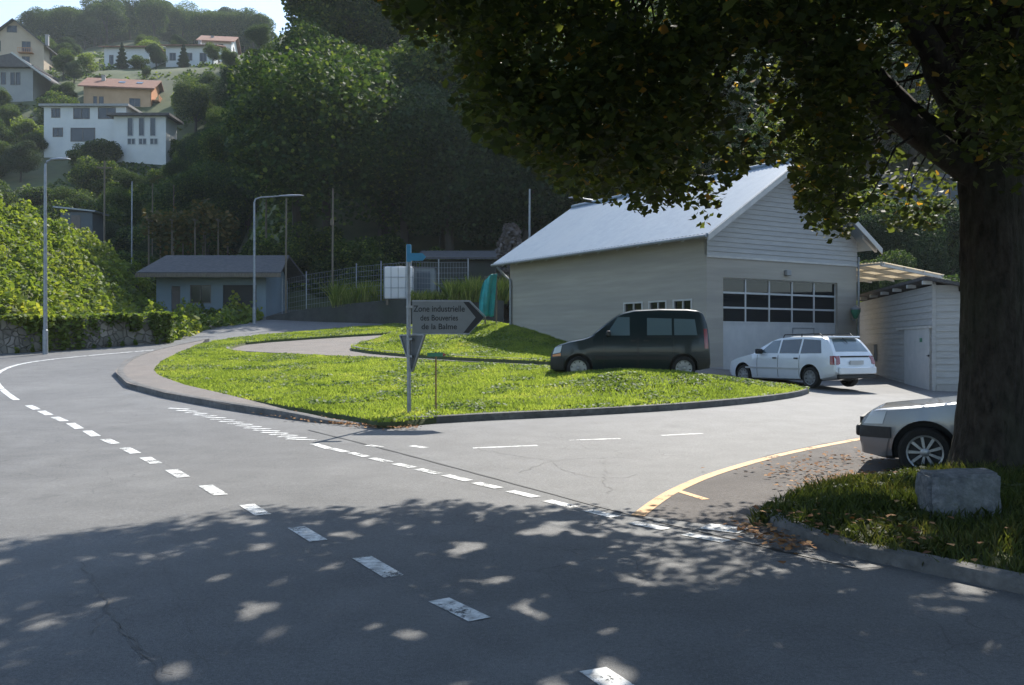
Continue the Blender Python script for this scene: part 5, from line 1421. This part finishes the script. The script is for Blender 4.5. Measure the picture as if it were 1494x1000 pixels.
# white villa
y = 140; k = y/F; vz_ = rz(224,y)
hC = house('villa', 'white two storey villa with flat roof and wide dark windows on the slope', 'villa', up(64,y), y, vz_, 120*k, 9, rz(156,y)-vz_, 0, ('flat',0,.55), 'villawhite','concrete',
   [('f',12*k,rz(171,y)-vz_,11*k,1.25),('f',44*k,rz(173,y)-vz_,22*k,1.5),('f',80*k,rz(173,y)-vz_,24*k,1.55),('f',14*k,rz(199,y)-vz_,13*k,1.2),('f',40*k,rz(206,y)-vz_,34*k,1.9)], frames=False)
hC2 = house('villa', 'white villa wing with dark slab roof and three tall narrow windows', 'villa', up(166,y-4), y-4, vz_-.2, 76*(y-4)/F, 4.5, rz(168,y-4)-vz_, 0, ('flat',0,.8), 'villawhite','slate',
   [('f',(20+i*16)*k,rz(205,y)-vz_,7*k,2.6) for i in range(3)] + [('f',(20+i*16)*k,rz(217,y)-vz_,10*k,.8) for i in range(3)], frames=True)
# orange chalet
y = 162; k = y/F; oz = rz(160,y)
hD = house('chalet', 'chalet with red tiled roof and orange timber gable above the white villa', 'chalet', up(122,y), y, oz, 93*k, 10, rz(125,y)-oz, R(9), ('gable_x',27,.8), 'ochre','redroof',
   [('f',14*k,1.0,4*k,1.3),('f',22*k,1.0,5*k,1.3),('f',64*k,.9,14*k,1.3)], chimney=(18*k,3,rz(110,y)-oz), frames=False)
m = MB(); w_ = 93*k; m.prism([(w_+.02,.1,.0),(w_+.02,9.9,.0),(w_+.02,9.9,4.1),(w_+.02,5,6.5),(w_+.02,.1,4.1)],(.08,0,0)); m.build('gable_cladding', M['orangewood'], hD)
m = MB(); m.box((w_+.1,.5,2.2),(w_+1.3,9.5,2.35)); 
for i in range(4): m.box((w_+1.25,.5,2.5+i*.22),(w_+1.3,9.5,2.6+i*.22))
m.build('balcony', M['orangewood'], hD)
for a in (44, 69):
    m = MB(); xa = a*k; d0 = 1.9; tt = math.tan(R(27)); hh_ = rz(125,y)-oz
    m.prism([(xa,d0,hh_+d0*tt+.28),(xa+1.1,d0,hh_+d0*tt+.28),(xa+1.1,d0+1,hh_+(d0+1)*tt+.28),(xa,d0+1,hh_+(d0+1)*tt+.28)],(0,-.02,.04)); m.build('skylight', M['pane'], hD)
# houses near the ridge
y = 200; k = y/F; z_ = rz(103,y)
house('bungalow', 'long low pale bungalow half hidden by conifers, left one below the ridge wood', 'house', up(152,y), y, z_, 66*k, 9, rz(69,y)-z_, 0, ('gable_x',14,.9), 'villawhite','redroof', [('f',8*k,1.2,5*k,2),('f',22*k,1.2,8*k,1.6),('f',42*k,1.2,9*k,1.8)], chimney=(58*k,4,rz(64,y)-z_), frames=False)
y = 203; k = y/F; z_ = rz(108,y)
house('house', 'white house with low brown roof and sunlit right end below the ridge wood', 'house', up(242,y), y, z_, 70*k, 10, rz(67,y)-z_, 0, ('gable_x',15,1.0), 'villawhite','redroof', [('f',6*k,3,8*k,1.5),('f',30*k,3,8*k,1.5),('f',50*k,2.8,9*k,1.7),('r',3,2.5,1.3,1.4)], chimney=(40*k,3,rz(59,y)-z_), frames=False)
y = 216; k = y/F; z_ = rz(80,y)
house('house', 'topmost house on the slope with bright right gable and brown roof', 'house', up(292,y), y, z_, 44*k, 11, rz(59,y)-z_, R(8), ('gable_x',26,.8), 'villawhite','redroof', [('f',8*k,1.2,6*k,1.4),('f',26*k,1.2,6*k,1.4),('r',3,1.5,1.2,1.4)], chimney=(12*k,3,rz(52,y)-z_), frames=False)
# houses glimpsed through the big tree
y = 96; k = y/F
house('house', 'pinkish house seen through a gap in the big tree', 'house', up(1118,y), y, terrain(up(1118,y),y), 9, 9, rz(78,y)-terrain(up(1118,y),y), 0, ('gable_x',30,.7), 'pinkrender','redroof', [('f',2,rz(110,y)-terrain(up(1118,y),y),1.2,1.6),('f',5.5,rz(110,y)-terrain(up(1118,y),y),1.2,1.6)], frames=True)
y = 62; k = y/F; z0 = terrain(up(1255,y),y)
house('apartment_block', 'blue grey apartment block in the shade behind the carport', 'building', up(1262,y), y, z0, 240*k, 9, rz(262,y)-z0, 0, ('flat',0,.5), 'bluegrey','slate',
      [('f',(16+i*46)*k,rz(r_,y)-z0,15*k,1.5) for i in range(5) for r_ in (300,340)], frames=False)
y = 92; z0 = terrain(up(-70,100),100)
# low garden walls & sheds on the slope
o = MB().box((0,0,-.5),(4.8,.4,1.5)).build('garden_wall', M['concrete']); o.location = (up(76,88), 88, terrain(up(76,88),88)); tag(o, 'grey garden retaining wall on the slope behind the left bank', 'wall')
gs = empty('garden_shed', (up(88,92), 92, terrain(up(88,92),92)), 'small grey garden shed with mono-pitch roof on the slope above the left bank', 'shed')
hz_ = rz(310,92)-gs.location.z; m = MB(); m.box((0,0,-1),(3.2,2.6,hz_)); m.build('wall', M['bluegrey'], gs)
m = MB(); m.prism([(-.6,-.3,hz_+.45),(3.6,-.3,hz_+.01),(3.6,-.3,hz_+.15),(-.6,-.3,hz_+.6)],(0,3.2,0)); m.build('roof', M['galv'], gs)
m = MB(); m.box((1.1,-.05,0),(2,-.003,hz_-.3)); m.build('door', M['shutter'], gs)

# ------------------------------------------------------------ trees
def crown_mesh(seed, n, leaf, m, shape='round', blobs=16):
    """unit tree: height 1, crown radius about .38"""
    g = np.random.default_rng(seed); P = []
    if shape == 'cone':
        z = g.random(n)**.75*.95+.05; z = 1-z*.93; rad = (1-z)*.30*(.75+.25*np.sin(z*46))+.01
        a = g.random(n)*6.283; r_ = rad*np.sqrt(g.random(n)*.7+.3); P = np.c_[r_*np.cos(a), r_*np.sin(a), z]
    elif shape == 'column':
        z = g.random(n)*.95+.03; rad = .14*np.sin(np.clip(z,0,1)*3.0)**.6; a = g.random(n)*6.283; r_ = rad*np.sqrt(g.random(n)*.6+.4)*(1+.2*np.sin(a*3+z*20)); P = np.c_[r_*np.cos(a), r_*np.sin(a), z]
    else:
        B = []
        zc, hz, rr_ = (.60,.38,.36) if shape == 'round' else (.45,.45,.52)
        for i in range(blobs):
            d = g.normal(size=3); d /= np.linalg.norm(d); q = d*g.random()**.4*.78
            B.append((q[0]*rr_, q[1]*rr_, zc+q[2]*hz, .10+.11*g.random()))
        B = np.array(B); idx = g.integers(len(B), size=n); d = g.normal(size=(n,3)); d /= np.linalg.norm(d,axis=1)[:,None]
        rad = B[idx,3]*(1.16-.62*g.random(n)**1.3)*(1 if shape == 'round' else 1.25)
        d[:,2] *= .8; P = B[idx,:3] + d*rad[:,None]
        P = P[P[:,2] > .02]
    V, r_ = leaves_np(P, leaf, LEAF5, up=.35, seed=seed+1)
    return polys_np('crown', V, 5, r_, m)
def trunk_mesh(seed, top=.62, r=.022):
    rg = random.Random(seed); m = MB(); lean = rg.uniform(-.03,.03)
    m.tube([(0,0,-.06),(lean*.3,0,.15),(lean,.01,top*.6),(lean*1.2,0,top)], [r*1.3,r,r*.75,r*.3], 7)
    for i in range(6):
        a = rg.uniform(0,6.28); z = rg.uniform(.25,.55); l_ = rg.uniform(.15,.28)
        m.tube([(lean*.6,0,z),(lean*.6+math.cos(a)*l_*.6,math.sin(a)*l_*.6,z+l_*.5),(lean*.6+math.cos(a)*l_,math.sin(a)*l_,z+l_*.75)],[r*.45,r*.3,r*.1],5)
    return m.mesh('trunk', [M['fbark']])
VAR = {}
for i, (mm, sh_, n, lf) in enumerate((('f1','round',36000,.0165),('f2','round',36000,.016),('f3','round',36000,.0165),('f1','round',22000,.019),('f2','bush',9000,.042),('f3','cone',14000,.022),('autumn','round',14000,.025),('f1','bush',9000,.042),('greytree','column',3500,.035),('straw','bush',5000,.05),('bank_leaf','bush',6000,.045))):
    VAR[i] = (crown_mesh(100+i, n, lf, M[mm], sh_), trunk_mesh(200+i, .9 if sh_ in ('cone','column') else .62, .014 if sh_ == 'bush' else .022))
def plant(name, label, cat, x, y, z, h, var, group=None, wide=1.0, rot=None):
    o = empty(name, (x, y, z), label, cat, group, random.uniform(0, 6.28) if rot is None else rot)
    o.scale = (h*wide, h*wide, h)
    c = bpy.data.objects.new('crown', VAR[var][0]); COL.objects.link(c); c.parent = o
    t = bpy.data.objects.new('trunk', VAR[var][1]); COL.objects.link(t); t.parent = o
    return o
rt = random.Random(5)
FL = 'broadleaf tree of the dark wooded slope behind the junction'
n_f = 0
for (y, hgt_, dxx, lo) in ((64,15,4.8,470),(70,17,5.0,450),(78,17,5.4,455),(90,17,6,500),(101,18,6.2,505),(114,19,6.6,500),(130,19,7.5,490),(148,19,8.5,485)):
    x = up(lo, y)
    while x < up(1600, y):
        if y < 76 and x > up(1200, 62)-3: break
        if 90 < y < 100 and up(1090,96) < x < up(1180,96): x += dxx; continue
        xx = x+rt.uniform(-1.2,1.2); yy = y+rt.uniform(-2.5,2.5)
        if True:
            h_ = hgt_*rt.uniform(.82,1.12)
            plant('forest_tree', FL, 'tree', xx, yy, terrain(xx, yy)-.2, h_, rt.choice((0,0,1,2,2,3)), 'trees of the dark wooded slope', rt.uniform(.9,1.15)); n_f += 1
        x += dxx*rt.uniform(.85,1.15)
# undergrowth along the foot of the wood
for i in range(34):
    y = rt.uniform(60, 66); p_ = 300+i*38+rt.uniform(-12,12); x = up(p_, y)
    if 1240 < p_ < 1520: continue
    plant('understorey_bush', 'dark bush at the foot of the wooded slope', 'bush', x, y, terrain(x, y)-.2, rt.uniform(2.5,4.5), rt.choice((4,7,7)), 'bushes at the foot of the wood', 1.0)
# the airy tree against the sky, and edge trees with labels of their own
def named(p_, row_base, y, h_, var, label, name='tree', cat='tree', wide=1, group=None):
    x = up(p_, y); return plant(name, label, cat, x, y, terrain(x, y)-.2, h_, var, group, wide)
named(458, 0, 140, 23, 3, 'tall airy tree breaking the skyline at the left edge of the wood', 'skyline_tree', 'tree', .72)
named(352, 0, 104, 13, 1, 'pale green tree at the lower left edge of the dark wood', 'edge_tree')
named(300, 0, 92, 12, 0, 'rounded tree right of the white villa wing', 'edge_tree')
named(268, 0, 96, 8, 1, 'smaller light tree just below the right corner of the white villa', 'edge_tree')
named(330, 0, 120, 12, 0, 'leafy tree on the slope between chalet and dark wood', 'edge_tree')
named(285, 0, 150, 10, 1, 'broad light green tree right of the red roofed chalet', 'garden_tree')
named(300, 0, 165, 6, 3, 'dark tree behind the broad light green tree near the chalet', 'garden_tree')
named(335, 0, 180, 5, 1, 'tree on the slope below the topmost house', 'garden_tree')
named(345, 0, 150, 11, 2, 'dark tree at the wood edge right of the chalet', 'garden_tree')
named(378, 0, 190, 7, 0, 'tree filling the notch between topmost house and wood', 'garden_tree')
named(150, 0, 134, 5.0, 7, 'large dark shrub in front of the white villa', 'garden_bush', 'bush', 1.15)
named(118, 0, 135, 3.6, 4, 'low dark shrub left of the large one before the villa', 'garden_bush', 'bush')
named(178, 0, 194, 6, 5, 'dark conifer standing before the left bungalow', 'conifer')
named(228, 0, 196, 6.2, 2, 'round dark tree between bungalow and white house', 'garden_tree')
named(268, 0, 197, 5.8, 5, 'conifer before the white house with brown roof', 'conifer')
named(205, 0, 196, 3.2, 4, 'low hedge-like bush before the left bungalow', 'garden_bush', 'bush', 1.4)
named(310, 0, 195, 5, 1, 'light bush below the topmost house', 'garden_bush', 'bush')
named(92, 0, 178, 6, 1, 'green tree right of the tall cream house', 'garden_tree')
named(108, 0, 176, 5, 2, 'dark slender tree between cream house and chalet', 'garden_tree')
named(128, 0, 185, 4.2, 10, 'yellowish bush left of the bungalow', 'garden_bush', 'bush')
named(95, 0, 160, 5.5, 0, 'tree below the long falling eave at left', 'garden_tree')
named(15, 0, 148, 6, 1, 'green tree under the grey house at the far left', 'garden_tree')
named(40, 0, 146, 5, 10, 'yellow green bush beneath the grey house', 'garden_bush', 'bush')
named(-8, 0, 135, 8, 0, 'tall tree cut by the left picture edge', 'garden_tree')
named(30, 0, 128, 6.5, 2, 'dark tree left of the white villa', 'garden_tree')
named(50, 0, 139, 5, 3, 'dense tree touching the left wall of the villa', 'garden_tree')
named(12, 0, 108, 4.5, 7, 'dark bush low on the left slope', 'garden_bush', 'bush')
named(205, 0, 116, 4.5, 10, 'yellow green bush beneath the villa wing', 'garden_bush', 'bush', 1.3)
named(238, 0, 118, 5, 6, 'bush turning brown beneath the villa wing corner', 'garden_bush', 'bush')
named(170, 0, 120, 4, 4, 'dark bush beneath the white villa', 'garden_bush', 'bush', 1.3)
named(-3, 0, 41.5, 3.2, 10, 'bright yellow green bush on top of the left bank', 'bank_bush', 'bush')
named(25, 0, 43.5, 2.0, 9, 'lower bright bush on the left bank beside the lamp', 'bank_bush', 'bush')
for i in range(40):
    y = rt.uniform(60, 118); p_ = rt.uniform(55, 330)
    if y < 72: p_ = rt.uniform(70, 225)
    x = up(p_, y); plant('slope_bush', 'shady bush on the slope between left bank and hut', 'bush', x, y, terrain(x, y)-.3, rt.uniform(2.2,4.6)*(1.25 if y > 90 else 1), rt.choice((4,7,7,0,2)), 'bushes on the slope left of the wood', 1.1)
HR = [(-20,82,8,108,185),(-40,100,78,130,165),(62,247,150,214,140),(110,244,100,154,162),(150,218,56,97,200),(238,325,50,104,203),(286,360,44,80,216)]
for i in range(26):
    y = rt.uniform(92, 150); p_ = rt.uniform(292, 385)
    x = up(p_, y); plant('slope_tree', 'bushy tree on the steep bank between the villa and the dark wood', 'tree', x, y, terrain(x, y)-.3, rt.uniform(4.5,8.5), rt.choice((0,1,1,2,7)), 'trees between the villa and the wood', rt.uniform(1,1.25))
n_s = 0; t_ = 0
while n_s < 85 and t_ < 5000:
    t_ += 1; y = rt.uniform(96, 235); p_ = rt.uniform(-30, 372); x = up(p_, y); h_ = rt.uniform(2.4, 6.5); z = terrain(x, y)-.2
    r0_, r1_ = CY-(z+h_*.95-EYE)*F/y, CY-(z-EYE)*F/y; wd_ = .42*h_*F/y
    if any(y < hy+11 and p_+wd_ > a and p_-wd_ < b and r0_ < d_ and r1_ > c_ and y > hy-200 for a, b, c_, d_, hy in HR): continue
    n_s += 1; plant('hillside_bush', 'small tree or bush of the gardens between the hillside houses', 'bush', x, y, z, h_, rt.choice((0,1,1,2,4,7,10)), 'garden trees on the hillside', rt.uniform(.9,1.3))
for i in range(70):
    y = rt.uniform(265, 345); p_ = 45+i*4.9+rt.uniform(-8,8)
    x = up(p_, y); plant('ridge_tree', 'hazy tree of the wood on the ridge above the houses', 'tree', x, y, terrain(x, y)-.3, rt.uniform(12,17), rt.choice((0,1,2,3,3)), 'trees of the ridge wood')
H = []
gu = np.random.default_rng(31)
foot = [(-82,-66,183,201),(-100,-62,163,178),(-73,-49,136,152),(-78,-58,160,175),(-90,-76,198,212),(-77,-60,200,216),(-75,-60,214,230)]
while len(H) < 42000:
    y = 60 + 190*gu.random()**1.3; u_ = gu.uniform(-.60, -.20); x = u_*y
    if noise.noise((x*.11, y*.11, 8)) + .5*noise.noise((x*.4, y*.4, 1)) < -.12: continue
    if any(a < x < b and c < y < d for a, b, c, d in foot): continue
    cl = max(0, noise.noise((x*.33, y*.33, 21)))
    H.append((x, y, terrain(x, y) - .1 + (.25+1.9*cl)*gu.random()))
Vv, rr = leaves_np(np.array(H), .55, LEAF5, up=.5, seed=41)
o = link('undergrowth', polys_np('undergrowth', Vv, 5, rr, M['f2'])); o['kind'] = 'stuff'
# grey leafless tree, sunlit greenery behind the workshop roof
named(745, 0, 51, 5.6, 8, 'greyish bare columnar tree in front of the dark wood, left of the grey pole', 'bare_tree', 'tree', 1.0)
for i, (p_, y, h_, v_, lb_) in enumerate(((905,58,6.6,10,'sunlit bush over the roof ridge, nearest its far end'),(985,60,7.4,1,'light green tree behind the middle of the roof ridge'),(1060,62,9.0,10,'bright yellow green tree behind the roof beside its peak'),(1110,70,12,10,'tall sunlit tree showing in the gap of the big maple'),(1180,58,6,1,'green bush behind the peak of the zinc roof'))):
    named(p_, 0, y, h_, v_, lb_, 'sunlit_tree', 'tree')
for i, (p_, y, h_, v_, lb_) in enumerate(((1262,40,3.4,10,'green bush showing under the carport roof'),(1330,43,4.2,2,'tree between carport and apartment block'),(1290,50,5.0,0,'leafy bush right of the workshop roof'),(1385,46,4.4,7,'dark hedge bush behind the shed roof'),(1460,40,5,7,'dark bush behind the shed, hidden by the trunk'))):
    named(p_, 0, y, h_, v_, lb_, 'yard_bush', 'bush', 1.1)
for i, (p_, y, h_, v_) in enumerate(((1268,54,6.5,2),(1300,55,8.5,0),(1345,53,6.8,2),(1378,56,8.0,0),(1405,55,7.5,2))):
    named(p_, 0, y, h_, v_, 'tree of the loose row standing before the apartment block', 'yard_tree', 'tree', 1.05, 'trees before the apartment block')
for i in range(7):
    p_ = 1318+i*20; x = up(p_, 50); plant('cypress', 'slim dark hedge conifer in the row before the apartment block', 'conifer', x, 50, terrain(x, 50)-.2, 5.2+.3*math.sin(i*2), 5, 'row of slim conifers', .55)
print('FOREST', n_f, len(bpy.data.objects))

# ------------------------------------------------------------ air
HAZE = 0.00032
if HAZE:
    hm = bpy.data.materials.new('haze'); hm.use_nodes = True; N_, L_ = hm.node_tree.nodes, hm.node_tree.links; N_.clear()
    pv = N_.new('ShaderNodeVolumePrincipled'); pv.inputs['Color'].default_value = (.66,.75,.78,1); pv.inputs['Density'].default_value = HAZE; pv.inputs['Anisotropy'].default_value = .3
    om = N_.new('ShaderNodeOutputMaterial'); L_.new(pv.outputs[0], om.inputs['Volume'])
    o = MB().box((-3200,-1600,-60),(3200,9200,640)).build('haze', hm); o['kind'] = 'stuff'
